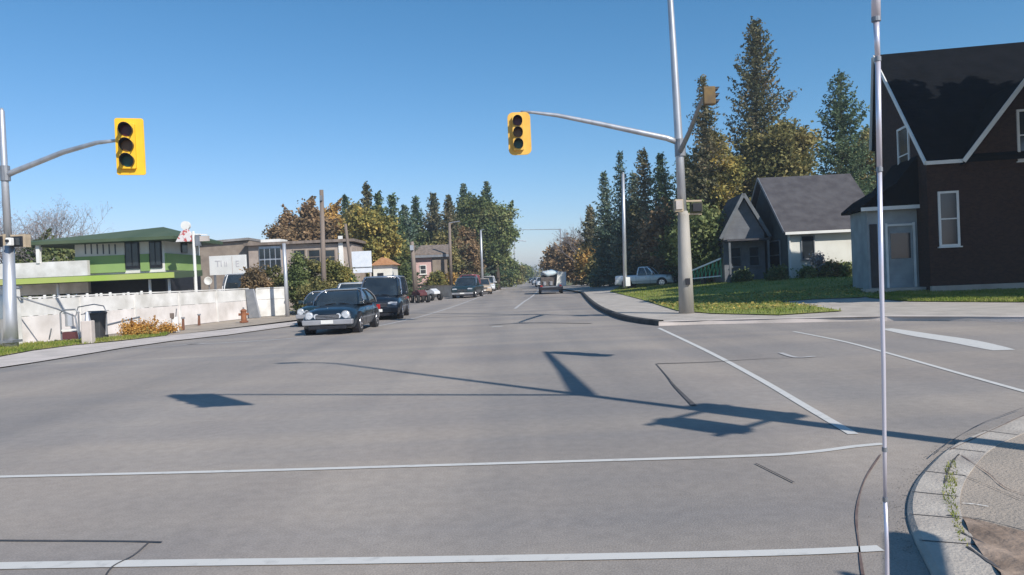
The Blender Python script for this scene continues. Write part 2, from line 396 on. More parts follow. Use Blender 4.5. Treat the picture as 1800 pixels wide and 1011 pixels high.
# near corner: kerb, cracked pavement, soil
Kn = smooth_pts(kerb_near, 5)
kerb('near_kerb', Kn, M_kerb, .30, .035, -1)
inner = []
for i, p in enumerate(Kn):
    d = Kn[min(i + 1, len(Kn) - 1)] - Kn[max(i - 1, 0)]; d.z = 0; d.normalize(); q = -Vector((d.y, -d.x, 0)); inner.append(p + q * .30)
M_npav = mat('worn_pavement', (.37, .31, .255), (.30, .26, .22), 1.3, .9, bump=.6, bscale=50, detail=10)
sheet('near_pavement', L2(inner) + [(3.2, -10), (40, -10), (40, 8.2), (12, 8.4)], M_npav, lambda x, y: .030, step=0)
soil = [G(*p, .04) for p in [(1690, 905), (1730, 915), (1800, 935), (1900, 960), (1900, 1300), (1800, 1300), (1760, 1011), (1715, 960)]]
sheet('bare_soil', L2(soil), M_dirt, lambda x, y: .042 + .010 * math.sin(x * 26 + y * 8), step=.06)
for pts, wd, m in [
    ([(1690, 800), (1735, 830), (1770, 858), (1830, 876)], .018, M_tarp), ([(1672, 826), (1730, 850), (1800, 880)], .012, M_tar),
    ([(1664, 905), (1720, 912), (1800, 932), (1850, 946)], .03, M_tar), ([(1686, 798), (1672, 815), (1660, 850)], .03, M_tar),
    ([(1640, 800), (1672, 775), (1730, 742), (1800, 716)], .02, M_tar), ([(1670, 790), (1740, 757), (1830, 716)], .025, M_tarp),
    ([(1690, 935), (1740, 960), (1800, 985)], .035, M_tar), ([(1700, 960), (1760, 1000), (1800, 1020)], .04, M_tar),
    ([(1692, 884), (1715, 886), (1738, 890)], .02, M_white)]:
    strip('pavement_crack', [G(px, py, .04) for px, py in pts], (lambda t, wd=wd: wd * (.38 + .16 * math.sin(t * 23) + .1 * math.sin(t * 61))), m, z=.0395)

for k in (6, 11, 16, 21, 26, 31, 36):
    if k < len(Kn):
        p, q = Kn[k], inner[k]; strip('kerb_joint', [p + (q - p) * .05, p + (q - p) * .5, p + (q - p) * .97], .012, M_tar, z=.038, sm=False)
gr = np.random.default_rng(33); qn = gr.uniform(0, 1, (900, 1)); kk = np.array([(p.x, p.y) for p in Kn]); ii = (qn[:, 0] * (len(kk) * .75)).astype(int); qn = kk[ii] + gr.normal(size=(900, 2)) * [.06, .05] - [.05, 0]; polyk = L2(Kn[::3]) + [(6, 3.4), (6, 7.2)]
def grit(name, q, z, sz, m):
    n = len(q); P = np.stack([q[:, 0], q[:, 1], np.full(n, z)], 1); s_ = (sz * gr.uniform(.4, 1.4, n))[:, None]; a = gr.uniform(0, 6.28, n)
    u = np.stack([np.cos(a), np.sin(a), 0 * a], 1) * s_; v_ = np.stack([-np.sin(a), np.cos(a), 0 * a], 1) * s_ * .7; w_ = np.array([0, 0, 1.]) * s_ * .9
    T_ = np.concatenate([np.stack([P - u, P - v_, P + w_], 1), np.stack([P - v_, P + u, P + w_], 1), np.stack([P + u, P + v_, P + w_], 1), np.stack([P + v_, P - u, P + w_], 1)])
    n_ = len(T_); me = bpy.data.meshes.new(name); me.from_pydata(T_.reshape(-1, 3).tolist(), [], [(3 * i, 3 * i + 1, 3 * i + 2) for i in range(n_)]); me.materials.append(m)
    o = bpy.data.objects.new(name, me); COL.objects.link(o); tag(o, kind='stuff')
grit('grit', qn, .003, .004, mat('grit_stone', (.30, .27, .24), (.16, .14, .12), 30))
# road markings and seams
def mark(pts, wd, m=M_line, z=.006, name='road_marking'): return strip(name, [G(*p) for p in pts], wd, m, z)
mark([(-200, 844), (0, 839), (420, 829), (900, 815), (1300, 803), (1420, 796), (1500, 786), (1552, 781)], .075)
mark([(-300, 1002), (0, 996), (300, 991), (700, 986), (1100, 979), (1400, 972), (1548, 965)], lambda t: .115 - .03 * t)
mark([(1158, 577), (1240, 616), (1330, 664), (1420, 717), (1500, 764)], .10)
mark([(1395, 583), (1480, 600), (1560, 621), (1680, 655), (1830, 697)], .085)
mark([(1558, 578), (1620, 589), (1690, 600), (1765, 616)], lambda t: .25 + 1.1 * t * (1 - t) + .1 * t, M_line)
mark([(865, 575), (883, 574)], .2)
mark([(905, 543), (922, 530), (938, 519), (950, 506)], .15, M_line2)
mark([(330, 606), (430, 601), (515, 595), (600, 585), (700, 566), (760, 551), (820, 531), (866, 514), (900, 503)], .14, M_line2)
mark([(250, 612), (360, 604)], .12, M_line2)
def seam(pts, wd=.02, m=M_tar, z=.010): return mark(pts, wd, m, z, 'road_seam')
seam([(1548, 800), (1520, 845), (1506, 900), (1510, 960), (1518, 1020), (1524, 1060)], lambda t: .012 + .004 * math.sin(t * 19), M_tarp, .006)
seam([(-60, 951), (0, 952), (200, 953), (285, 955)], .018)
seam([(262, 955), (235, 978), (196, 1000), (180, 1030)], .012)
seam([(1328, 816), (1362, 833), (1396, 850)], .014)
seam([(1155, 640), (1250, 637), (1330, 632), (1450, 628)], lambda t: .05 * (1 - t) + .008, M_tar)
seam([(1153, 640), (1172, 662), (1186, 680), (1220, 714)], lambda t: .014 + .05 * t * t)
seam([(1372, 621), (1400, 629), (1432, 627)], .10, M_line2)
seam([(860, 572), (930, 568), (1040, 569)], .12, M_tar)

# ------------------------------------------------------------------ vegetation
def quads_mesh(name, Q, m, parent=None, loc=None):
    n = len(Q); me = bpy.data.meshes.new(name)
    k = Q.shape[1]
    me.vertices.add(n * k); me.vertices.foreach_set('co', Q.reshape(-1).astype(np.float32))
    me.loops.add(n * k); me.loops.foreach_set('vertex_index', np.arange(n * k, dtype=np.int32))
    me.polygons.add(n); me.polygons.foreach_set('loop_start', np.arange(0, n * k, k, dtype=np.int32)); me.polygons.foreach_set('loop_total', np.full(n, k, dtype=np.int32))
    me.update(calc_edges=True); me.materials.append(m)
    o = bpy.data.objects.new(name, me); COL.objects.link(o)
    if parent: o.parent = parent
    if loc is not None: o.location = loc
    return o
def leaf_quads(P, size, rng, flat=0.0, asp=.6):
    """a small diamond at each point, random tilt; flat>0 turns faces towards the sky"""
    n = len(P); nr = rng.normal(size=(n, 3)); nr[:, 2] = np.abs(nr[:, 2]) + flat; nr /= np.linalg.norm(nr, axis=1)[:, None]
    t = rng.normal(size=(n, 3)); a = np.cross(nr, t); a /= np.linalg.norm(a, axis=1)[:, None]; c = np.cross(nr, a)
    s = (size * rng.uniform(.6, 1.35, n))[:, None]
    return np.stack([P - a * s, P - c * s * asp, P + a * s, P + c * s * asp], 1)

LEAFW = leafmat('orange_weed_leaves', [(.30, .13, .03), (.50, .24, .045), (.62, .36, .10), (.30, .24, .08)])
def leafmat2(n, cols):
    k = 2.3 if ('gold' in n or 'orange' in n) else (2.1 if 'olive' in n or 'rust' in n else 2.05)
    return leafmat(n, [tuple(v * k + .006 for v in c) for c in cols])
LEAF = {
 'spruce': leafmat2('spruce_needles', [(.022, .040, .020), (.038, .062, .030), (.062, .086, .044), (.105, .115, .068)]),
 'spruce_blue': leafmat2('blue_green_needles', [(.026, .044, .030), (.045, .070, .048), (.072, .098, .068), (.125, .135, .10)]),
 'spruce_brown': leafmat2('brown_green_needles', [(.030, .038, .018), (.058, .060, .030), (.095, .085, .046), (.15, .115, .07)]),
 'dark': leafmat2('dark_green_leaves', [(.022, .036, .012), (.042, .058, .020), (.072, .084, .030), (.12, .115, .045)]),
 'green': leafmat2('green_leaves', [(.040, .056, .020), (.068, .086, .030), (.11, .125, .046), (.17, .165, .07)]),
 'olive': leafmat2('olive_leaves', [(.040, .045, .016), (.075, .074, .026), (.125, .108, .040), (.19, .15, .06)]),
 'gold': leafmat2('golden_leaves', [(.050, .058, .020), (.095, .092, .028), (.165, .132, .036), (.27, .195, .052)]),
 'orange': leafmat2('orange_leaves', [(.075, .056, .020), (.15, .098, .030), (.235, .145, .042), (.33, .21, .07)]),
 'rust': leafmat2('rust_leaves', [(.050, .040, .024), (.095, .066, .034), (.155, .10, .052), (.24, .165, .095)]),
 'grey': leafmat2('dry_grey_twigs', [(.13, .11, .11), (.20, .18, .18), (.28, .25, .25)]),
}
LEAF['weed'] = LEAFW
def spruce(h, r, seed, leaf='spruce', dens=1.0, name='spruce_tree', base=.06, nsz=.17, sparse=0.0):
    r *= 1.25; dens *= 1.25; nsz *= .80
    rng = np.random.default_rng(seed); root = thing(name, None, None)
    tk = MB(); tk.tube([(0, 0, 0), (rng.normal() * .05, 0, h * .5), (rng.normal() * .1, 0, h * .98)], [.022 * h * .55, .008 * h, .012], 7)
    P = []; Z = h * base; step = .30 * (h / 14) ** .4
    lean = rng.normal(size=2) * .012
    while Z < h * .985:
        t = Z / h; L = r * (1 - t) ** .82 * (1 + .12 * math.sin(Z * 2.1 + seed)) + .12
        nb = int(rng.integers(6, 10)); a0 = rng.uniform(0, 6.28)
        for k in range(nb):
            if rng.random() < sparse: continue
            a = a0 + k * 6.283 / nb + rng.normal() * .2; l = L * rng.uniform(.62, 1.22) * (1.25 if rng.random() < .08 else 1)
            m = max(3, int(l / .16 * dens)); s = (np.arange(m) + rng.random(m)) / m
            rise = (.28 + .5 * t); zz = Z + l * (rise * s * s - (.42 - .3 * t) * s) + rng.normal() * .05
            x = np.cos(a) * l * s + lean[0] * Z; y = np.sin(a) * l * s + lean[1] * Z
            base_p = np.stack([x, y, zz], 1)
            reps = 3
            q = np.repeat(base_p, reps, 0)
            wdt = np.repeat(.06 + .16 * l * (1 - s) * .45 + .06, reps)
            q[:, 0] += rng.normal(size=len(q)) * wdt * abs(math.sin(a)) + rng.normal(size=len(q)) * .05
            q[:, 1] += rng.normal(size=len(q)) * wdt * abs(math.cos(a)) + rng.normal(size=len(q)) * .05
            q[:, 2] -= np.abs(rng.normal(size=len(q))) * .10
            P.append(q)
        Z += step * rng.uniform(.75, 1.25)
    P.append(np.stack([np.zeros(12), np.zeros(12), np.linspace(h * .95, h, 12)], 1) + rng.normal(size=(12, 3)) * .04)
    P = np.concatenate(P)
    tk.build('trunk', M_bark, root)
    quads_mesh('crown', leaf_quads(P, nsz, rng, .3, .45), LEAF[leaf], root)
    return root
def grow(b, p, d, l, r, lv, rng, ends, spread=.5, nmin=2, upb=.25):
    q = p + d * l
    b.tube([p, p.lerp(q, .5) + Vector(rng.normal(size=3)) * l * .05, q], [r, r * .8, r * .62], 4 if lv < 4 else 6, False)
    if lv == 0: ends.append(q); return
    for k in range(int(rng.integers(nmin, nmin + 2))):
        nd = (d + Vector(rng.normal(size=3)) * spread + Vector((0, 0, upb * .5))).normalized()
        grow(b, q, nd, l * rng.uniform(.62, .86), r * .6, lv - 1, rng, ends, spread, nmin, upb)
    ends.append(q)
def decid(h, wdt, seed, leaf='green', n=5200, name='deciduous_tree', z0=.18, nsz=.2, blobs=46, top=.0, fill=.45, trunk=None, ragged=.42):
    """trunk and limbs, and leaves in uneven clumps spread through the crown"""
    rng = np.random.default_rng(seed); root = thing(name, None, None)
    tk = MB(); R = wdt / 2; zc = h * (z0 + (1 - z0) * .5); hz = h * (1 - z0) / 2
    tk.tube([(0, 0, 0), (rng.normal() * .1, rng.normal() * .1, h * .35), (rng.normal() * .2, 0, h * .75)], [.02 * h + .05, .014 * h + .02, .02], 7)
    C = []; S = []
    for k in range(blobs):
        u = rng.normal(size=3); u /= np.linalg.norm(u); rr = rng.uniform(.25, 1) ** .6
        zrel = u[2] * rr; taper = 1 - top * max(0, zrel)
        c = np.array([u[0] * rr * R * .84 * taper, u[1] * rr * R * .84 * taper, zc + zrel * hz * .86])
        C.append(c); S.append(rng.uniform(.16, .34) * R * (1 - .45 * top * max(0, zrel)) + .2)
        if k % 2 == 0: tk.tube([(0, 0, min(c[2] * .75, h * .6)), tuple(c * np.array([.5, .5, 1]) - np.array([0, 0, .2])), tuple(c)], [.05, .035, .012], 4, False)
    n = int(n * 1.9); nsz *= .70
    C = np.array(C); S = np.array(S); wts = S ** 2; idx = rng.choice(blobs, n, p=wts / wts.sum())
    u = rng.normal(size=(n, 3)); u /= np.linalg.norm(u, axis=1)[:, None]
    rad = S[idx] * (1 + ragged * rng.normal(size=n)) * rng.uniform(fill, 1.05, n)
    P = C[idx] + u * rad[:, None] * np.array([1, 1, .8])
    for k in range(max(5, blobs // 3)):          # leading shoots that break the outline
        c = C[int(rng.integers(blobs))]; a = rng.uniform(0, 6.28); o_ = np.array([math.cos(a) * .5, math.sin(a) * .5, rng.uniform(.5, 1.3)]); o_ /= np.linalg.norm(o_)
        ln = R * rng.uniform(.35, .75); m = int(70 * ln / max(nsz * 8, .4)) + 8; t_ = rng.uniform(0, 1, m)
        P = np.concatenate([P, c + o_ * (t_ * ln)[:, None] + rng.normal(size=(m, 3)) * (R * .10 * (1.1 - t_))[:, None]])
    P = P[P[:, 2] > .05]
    tk.build('trunk', trunk or M_bark, root)
    quads_mesh('crown', leaf_quads(P, nsz, rng, .2, .7), LEAF[leaf], root)
    return root
def bare(h, wdt, seed, lv=6, name='bare_tree', leaf=None, m=None):
    rng = np.random.default_rng(seed); root = thing(name, None, None); b = MB(); ends = []
    for k in range(3):
        d = Vector((rng.normal() * .35 * wdt / h, rng.normal() * .35 * wdt / h, 1)).normalized()
        grow(b, Vector((0, 0, 0)), d, h * .27, .016 * h, lv, rng, ends, .45 * wdt / h * 1.1 + .12, 2, .3)
    b.build('trunk', m or M_barkg, root)
    P = np.array([tuple(e) for e in ends]); P = np.repeat(P, 3, 0) + rng.normal(size=(len(P) * 3, 3)) * .18
    quads_mesh('crown', leaf_quads(P, .09, rng, 0, .16), LEAF[leaf or 'grey'], root)
    return root
def put(o, px, D, label, cat, zb=None, group=None, name=None):
    x = at(px, 480, D).x
    z = (terrain(x, D) if x > edge_r(D) else -.02) if zb is None else zb
    o.location = (x, D, z - .05); return tag(o, label, cat, group)
def topz(px, py, D): return at(px, py, D).z

# ------------------------------------------------------------------ buildings
def window(name, b_parent, c, wd, ht, axis='x', out=-1, frame=.07, glass=M_win, fm=M_white, mull=True):
    """frame with glass pane; c centre on the wall face, axis of its width, out = sign of outward normal"""
    def P(u, n, v): return (c[0] + u, c[1] + out * n, c[2] + v) if axis == 'x' else (c[0] + out * n, c[1] + u, c[2] + v)
    def D(u, n, v): return (u, n, v) if axis == 'x' else (n, u, v)
    f = MB()
    f.box(P(0, .03, ht / 2 - frame / 2), D(wd, .07, frame)); f.box(P(0, .03, -ht / 2 + frame / 2), D(wd, .07, frame))
    for s in (-1, 1): f.box(P(s * (wd / 2 - frame / 2), .03, 0), D(frame, .066, ht - 2 * frame))
    if mull: f.box(P(0, .025, 0), D(wd - 2 * frame, .05, .05))
    fo = f.build(name, fm, b_parent)
    MB().box(P(0, .006, 0), D(wd - 2 * frame + .004, .02, ht - 2 * frame + .004)).build('pane', glass, fo)
    MB().box(P(0, .06, -ht / 2 - .03), D(wd + .12, .13, .05)).build('sill', fm, fo)
    return fo

M_trimg = mat('grey_trim', (.17, .18, .19), (.12, .13, .14), 2, .8)
# brown brick house, right
C0 = at(1636, 500, 31.0); a10 = math.radians(-10)
bh = thing('brick_house', 'tall dark brown brick house with steep black roof and white-edged gables', 'house', (C0.x, 31.0, .12), a10)
EV, AP = 5.62, 11.55
MB().prism([(0, -.2), (0, EV), (6, AP), (6.75, 7.3), (6.75, -.2)], 'x', 0, 7.0).build('wall', M_brick, bh)
rf = MB()
rf.prism([(-.22, EV - .22 + .03), (6.02, AP + .03), (6.02, AP + .22), (-.22, EV - .22 + .22)], 'x', -.10, 7.2)
rf.prism([(6.03, AP + .22), (6.03, AP), (6.80, 7.1), (6.98, 7.15)], 'x', -.10, 7.2)
roof = rf.build('roof', M_droof, bh)
MB().bar((-.125, -.24, EV - .12), (-.125, 6.02, AP + .12), .05, .2).build('rake_trim', M_white, roof)
MB().bar((-.125, 6.05, AP + .12), (-.125, 6.95, 7.2), .05, .16).build('rake_trim', M_white, roof)
MB().box((.64, -.27, EV - .13), (1.5, .09, .15)).build('eave_trim', M_white, roof)
gl, gr, gm, gz = 1.35, 6.0, 3.67, 8.45
MB().prism([(gl, EV - .5), (gm, gz), (gr, EV - .5)], 'y', -.06, 3.0).build('gable_wall', M_brick, bh)
g2 = MB()
for s in (-1, 1):
    e = gm + s * (gm - gl + .06)
    g2.prism([(gm, gz + .02), (gm, gz + .2), (e, EV - .10), (e, EV - .28)] if s < 0 else [(gm, gz + .2), (gm, gz + .02), (e, EV - .28), (e, EV - .10)], 'y', -.40, 3.3)
groof = g2.build('gable_roof', M_droof, bh)
for s in (-1, 1):
    e = gm + s * (gm - gl + .08)
    MB().bar((gm, -.43, gz + .12), (e, -.43, EV - .17), .05, .17).build('rake_trim', M_white, groof)
window('window', bh, (.78, 0, 3.15), .80, 2.3, 'x', -1, .09)
window('window', bh, (3.86, -.06, 6.4), .85, 2.1, 'x', -1, .09)
window('window', bh, (0, 2.55, 6.25), 1.45, 2.55, 'y', -1, .10)
MB().box((3.5, -.08, .12), (7.04, .2, .5)).build('foundation', M_conc, bh)
# porch
pr = MB(); pr.box((-1.02, 2.6, 2.05), (2.04, 2.6, 3.5))
porch = pr.build('porch', M_porch, bh)
po = MB(); po.prism([(-2.35, 3.78), (-2.35, 3.9), (-1.8, 4.35), (-.9, 4.85), (-.3, 5.6), (0, 6.0), (0, 3.78)], 'y', .95, 4.3)
po.build('porch_roof', M_droof, porch)
MB().box((-1.16, .94, 3.80), (2.4, .08, .16)).build('fascia', M_white, porch)
dr = MB(); dr.box((-.72, 1.285, 1.55), (1.0, .06, 2.5)); dr.build('storm_door', M_porch, porch)
dw = MB(); dw.box((-.72, 1.24, 2.15), (.80, .03, 1.1)); dw.build('door_window', M_win, porch)
fr = MB()
for x in (-1.28, -.16): fr.box((x, 1.25, 1.7), (.09, .1, 2.9))
fr.box((-.72, 1.25, 3.06), (1.03, .09, .09)); fr.build('door_frame', M_white, porch)
MB().box((-1.80, 1.27, 1.75), (.30, .05, 2.8)).build('side_door', M_black, porch)
MB().box((-1.2, .9, .12), (2.4, .8, .42)).build('steps', M_conc, porch)

# small cream house
C1 = at(1388, 480, 45.0)
ch = thing('cream_house', 'small single-storey cream house with dark grey shingle roof and one dark window', 'house', (C1.x, 45, .62), math.radians(-2))
w_ = 5.6; ev = 3.2; ap = 6.75
MB().prism([(0, -.3), (0, ev), (4.4, ap), (8.8, ev), (8.8, -.3)], 'x', 0, w_).build('wall', M_cream, ch)
r_ = MB(); r_.prism([(-.38, ev - .32), (4.4, ap + .02), (4.4, ap + .18), (-.38, ev - .14)], 'x', -.35, w_ + .1)
r_.prism([(4.42, ap + .18), (4.42, ap + .02), (9.2, ev - .32), (9.2, ev - .14)], 'x', -.35, w_ + .1)
r1 = r_.build('roof', M_groof, ch)
MB().bar((-.38, -.38, ev - .2), (-.38, 4.4, ap + .12), .04, .18).build('rake_trim', M_metald, r1)
MB().bar((-.38, 4.44, ap + .12), (-.38, 9.2, ev - .2), .04, .18).build('rake_trim', M_metald, r1)
MB().box((w_ / 2 - .1, -.41, ev - .26), (w_ + .4, .05, .16)).build('fascia', M_white, r1)
MB().bar((.06, -.06, 0), (.06, -.06, ev - .3), .07, .07).build('downspout', M_white, ch)
window('window', ch, (1.15, 0, 2.05), .82, 1.45, 'x', -1, .06, fm=M_metald, mull=False)
MB().prism([(.12, -.2), (.12, ev + .02), (4.4, ap - .12), (8.7, ev), (8.7, -.2)], 'x', -.03, -.003).build('side_wall', mat('shaded_dark_siding', (.05, .058, .058), (.075, .082, .08), 2, .9), ch)  # dark siding over the cream gable end, its shade put into the colour
window('window', ch, (-.03, 2.6, 1.7), 2.4, 1.9, 'y', -1, .08, fm=M_metald)
window('window', ch, (-.03, 6.2, 1.7), 1.4, 1.9, 'y', -1, .08, fm=M_metald)
# grey house behind it
C2 = at(1274, 480, 48.0)
gh = thing('grey_house', 'grey house in tree shade left of the cream house', 'house', (C2.x, 48, .62), math.radians(-4))
MB().prism([(0, -.5), (0, 3.2), (1.3, 5.6), (2.6, 3.2), (2.6, -.5)], 'y', 0, 4).build('wall', M_grey, gh)
q_ = MB(); q_.prism([(-.25, 2.8), (1.3, 5.62), (1.3, 5.8), (-.25, 3.0)], 'y', -.4, 4.2); q_.prism([(2.85, 3.0), (1.3, 5.8), (1.3, 5.62), (2.85, 2.8)], 'y', -.4, 4.2)
r2 = q_.build('roof', M_groof, gh)
MB().bar((-.27, -.42, 2.9), (1.3, -.42, 5.72), .05, .2).build('rake_trim', M_trimg, r2)
MB().bar((2.87, -.42, 2.9), (1.3, -.42, 5.72), .05, .2).build('rake_trim', M_trimg, r2)
window('window', gh, (.75, 0, 1.7), .7, 1.3, fm=M_trimg); window('window', gh, (1.9, 0, 1.7), .7, 1.3, fm=M_trimg)
MB().box((1.3, -.7, 2.75), (2.7, 1.3, .12)).build('porch_roof', M_groof, gh)
for x in (.1, 2.5): MB().box((x, -1.2, 1.2), (.12, .12, 3.0)).build('porch_post', M_trimg, gh)

# green motel-like building, left
gb = thing('green_building', 'low building with green roofs, lime panels and a long canopy behind the white fence', 'building', (0, 0, 0))
D = 41.0
X = lambda px, D: at(px, 470, D).x
Z = lambda px, py, D: at(px, py, D).z
x0, x1, x2 = X(133, D), X(290, D), X(30, D)
z0 = -.2; zt = Z(240, 421, D)
MB().box(((x0 + x1) / 2, D + 2.3, (z0 + 2.7) / 2), (x1 - x0, 4.6, 2.7 - z0)).build('lower_wall', M_black, gb)
up1 = MB(); up1.box(((x0 + x1) / 2, D + 2.3, (2.7 + zt) / 2), (x1 - x0, 4.6, zt - 2.7)); uw = up1.build('upper_wall', M_cream, gb)
zm = Z(200, 449, D); zb_ = Z(200, 479, D)
for a, c in ((133, 221), (248, 264)):
    MB().box(((X(a, D) + X(c, D)) / 2, D - .04, (zm + zb_) / 2), (X(c, D) - X(a, D) - .01, .08, zm - zb_)).build('green_panel', M_green, uw)
for a, c in ((222, 247), (265, 286)):
    wn = MB(); wn.box(((X(a, D) + X(c, D)) / 2, D - .03, (zb_ + zt) / 2 + .1), (X(c, D) - X(a, D), .1, zt - zb_ - .1)); wo_ = wn.build('window', M_black, uw)
    for k in range(2):
        xx = X(a, D) + (X(c, D) - X(a, D)) * (.27 + .46 * k)
        MB().box((xx, D - .09, (zb_ + zt) / 2 + .1), ((X(c, D) - X(a, D)) * .38, .03, zt - zb_ - .4)).build('pane', M_win, wo_)
for k in range(6):
    px = 152 + k * 10.5; MB().box((X(px, D), D - .02, Z(px, 438, D)), (.05, .05, .55)).build('window', M_win, uw)
MB().box((x1 + .04, D + 2.3, (zm + zb_) / 2), (.08, 4.56, zm - zb_)).build('green_panel', M_green, uw)
MB().box((x1 + .06, D + 2.4, (zm + zt) / 2 + .05), (.1, .7, zt - zm - .1)).build('window', M_win, uw)
# hipped green roof
hz = Z(240, 424, D); rz_ = Z(240, 398, D)
rr = MB(); xa, xb = X(40, D - 1), x1 + 1.1
rr.v = [(xa, D - 1.2, hz - .05), (xb, D - 1.2, hz - .05), (xb, D + 5.6, hz - .05), (xa, D + 5.6, hz - .05), (xa, D - 1.2, hz + .12), (xb, D - 1.2, hz + .12), (xb, D + 5.6, hz + .12), (xa, D + 5.6, hz + .12),
        (xa + 3.5, D + 2.4, rz_ - .05), (xb - 2.2, D + 2.4, rz_ + .12)]
rr.f = [(0, 1, 2, 3), (0, 1, 5, 4), (1, 2, 6, 5), (2, 3, 7, 6), (3, 0, 4, 7), (4, 5, 9, 8), (5, 6, 9), (6, 7, 8, 9), (7, 4, 8)]
rr.build('roof', M_groofg, gb)
# canopy
Dc = 37.5
cx0, cx1 = X(-60, Dc), X(305, Dc)
cp = MB(); zc = Z(300, 478, Dc)
cp.prism([(Dc, zc - .34), (Dc, zc - .02), (D - .02, zc + .12), (D - .02, zc - .2)], 'x', cx0, cx1)
cn = cp.build('canopy_roof', M_groofg, gb)
MB().box(((cx0 + cx1) / 2, Dc - .05, zc - .16), (cx1 - cx0 + .06, .07, .28)).build('canopy_fascia', M_lime, cn)
for px in (-20, 100, 262, 296): MB().box((X(px, Dc + .6), Dc + .6, (zc - .35) / 2), (.10, .10, zc - .30)).build('canopy_post', M_white, gb)
MB().box(((X(-80, D - 2) + X(133, D - 2)) / 2, D - .8, (Z(80, 459, D - 2)) / 2 + .9), (X(133, D - 2) - X(-80, D - 2), .25, Z(80, 459, D - 2) - 1.8)).build('parapet_wall', M_fence, gb)
MB().box((X(67, D - 1), D - .9, Z(67, 447, D)), (.18, .18, 1.1)).build('vent_pipe', M_white, gb)
rl = thing('railing', 'white railing of stout balusters under the green canopy, just above the fence', 'railing', (0, 0, 0))
rA, rB = Vector((X(50, 34.5), 34.5, 0)), Vector((X(262, 36.5), 36.5, 0))
nb = 26
for k in range(nb + 1):
    p = rA.lerp(rB, k / nb); hh = 1.72 + .04 * math.sin(k * 2.7)
    if k % 3 != 1: MB().tube([p, p + Vector((0, 0, hh * .75)), p + Vector((0, 0, hh))], [.09, .10, .06], 8).build('baluster', M_white, rl)
MB().bar(rA + Vector((0, 0, 1.42)), rB + Vector((0, 0, 1.42)), .1, .1).build('rail', M_white, rl)

# long tan commercial building
tb = thing('tan_building', 'long low tan and brown commercial building behind the hedge', 'building', (0, 0, 0))
D2 = 60.0
xa, xm, xb = X(352, D2), X(441, D2), X(622, D2)
za, zm2, zb2 = Z(352, 429, D2), Z(441, 419, D2), Z(600, 424, D2)
MB().prism([(xa, -.2), (xa, za), (xm, zm2 - .2), (xm, -.2)], 'y', D2, D2 + 14).build('left_wall', M_tan, tb)
MB().prism([(xm + .01, -.2), (xm + .01, zb2), (xb, zb2 - .25), (xb, -.2)], 'y', D2 - .4, D2 + 14).build('right_wall', M_tan2, tb)
MB().prism([(xa - .3, za), (xm, zm2 - .15), (xm, zm2 + .05), (xa - .3, za + .15)], 'y', D2 - .3, D2 + 14.2).build('left_roof', M_roofg, tb)
MB().box(((xm + xb) / 2, D2 + 6.5, zb2 + .02), (xb - xm + .5, 14.6, .22)).build('right_roof', M_wood, tb)
MB().box(((X(445, D2) + X(496, D2)) / 2, D2 + 2, zb2 + .3), (X(490, D2) - X(455, D2), 2, .35)).build('roof_unit', M_white, tb)
gp = MB(); gp.box(((X(460, D2) + X(498, D2)) / 2, D2 - .45, Z(480, 455, D2)), (X(498, D2) - X(460, D2), .1, 2.0)); g_ = gp.build('window', M_metal, tb)
for k in range(4):
    for j in range(2): MB().box((X(465 + k * 9.5, D2), D2 - .52, Z(480, 446 + 20 * j, D2)), (.36, .04, .8)).build('pane', M_win, g_)
for px in (530, 556, 582): window('window', tb, (X(px, D2), D2 - .4, Z(px, 452, D2)), 1.0, 1.2, fm=M_tan)
MB().box((X(603, D2), D2 - .45, Z(603, 450, D2)), (.35, .12, 3.2)).build('corner_trim', M_white, tb)

# pink house
ph = thing('pink_house', 'pink house with a brown gabled roof among the left trees', 'house', (X(727, 79), 79, 0), math.radians(6))
MB().prism([(0, -.1), (0, 4.5), (2.0, 4.5), (2.0, -.1)], 'y', 0, 7).build('wall', M_pink, ph)
q_ = MB(); q_.prism([(-.5, 4.4), (3.0, 5.5), (3.0, 5.65), (-.5, 4.57)], 'x', -.4, 4.0); q_.prism([(3.0, 5.5), (7.3, 4.1), (7.3, 4.27), (3.0, 5.65)], 'x', -.4, 4.0)
q_.build('roof', M_wood, ph)
MB().box((1.8, -.46, 4.3), (4.2, .1, .26)).build('fascia', M_metald, ph)
MB().box((2.8, 3, 2.2), (1.58, 6.4, 4.4)).build('side_wall', M_tan, ph)
window('window', ph, (1.0, 0, 2.9), .7, 1.0)
lw = thing('low_wall', 'low white wall between the pink house and the road', 'wall', (0, 0, 0))
MB().bar((X(744, 76), 76, .55), (X(806, 71), 71, .55), .25, 1.1).build('panel', M_fence, lw)
MB().bar((X(744, 76), 76, 1.14), (X(806, 71), 71, 1.14), .35, .08).build('coping', M_conc2, lw)
hb = thing('shed', 'small pale shed with orange roof trim under the golden tree', 'shed', (X(660, 62), 62, 0), 0)
MB().box((.6, 1.5, 1.6), (1.6, 3, 3.2)).build('wall', M_cream, hb)
MB().prism([(-.4, 3.15), (.6, 3.8), (1.7, 3.15)], 'y', -.3, 3.2).build('roof', mat('terracotta', (.5, .26, .13), (.4, .2, .1)), hb)
MB().box((.4, -.03, 1.3), (.5, .06, 2.4)).build('door', M_black, hb)

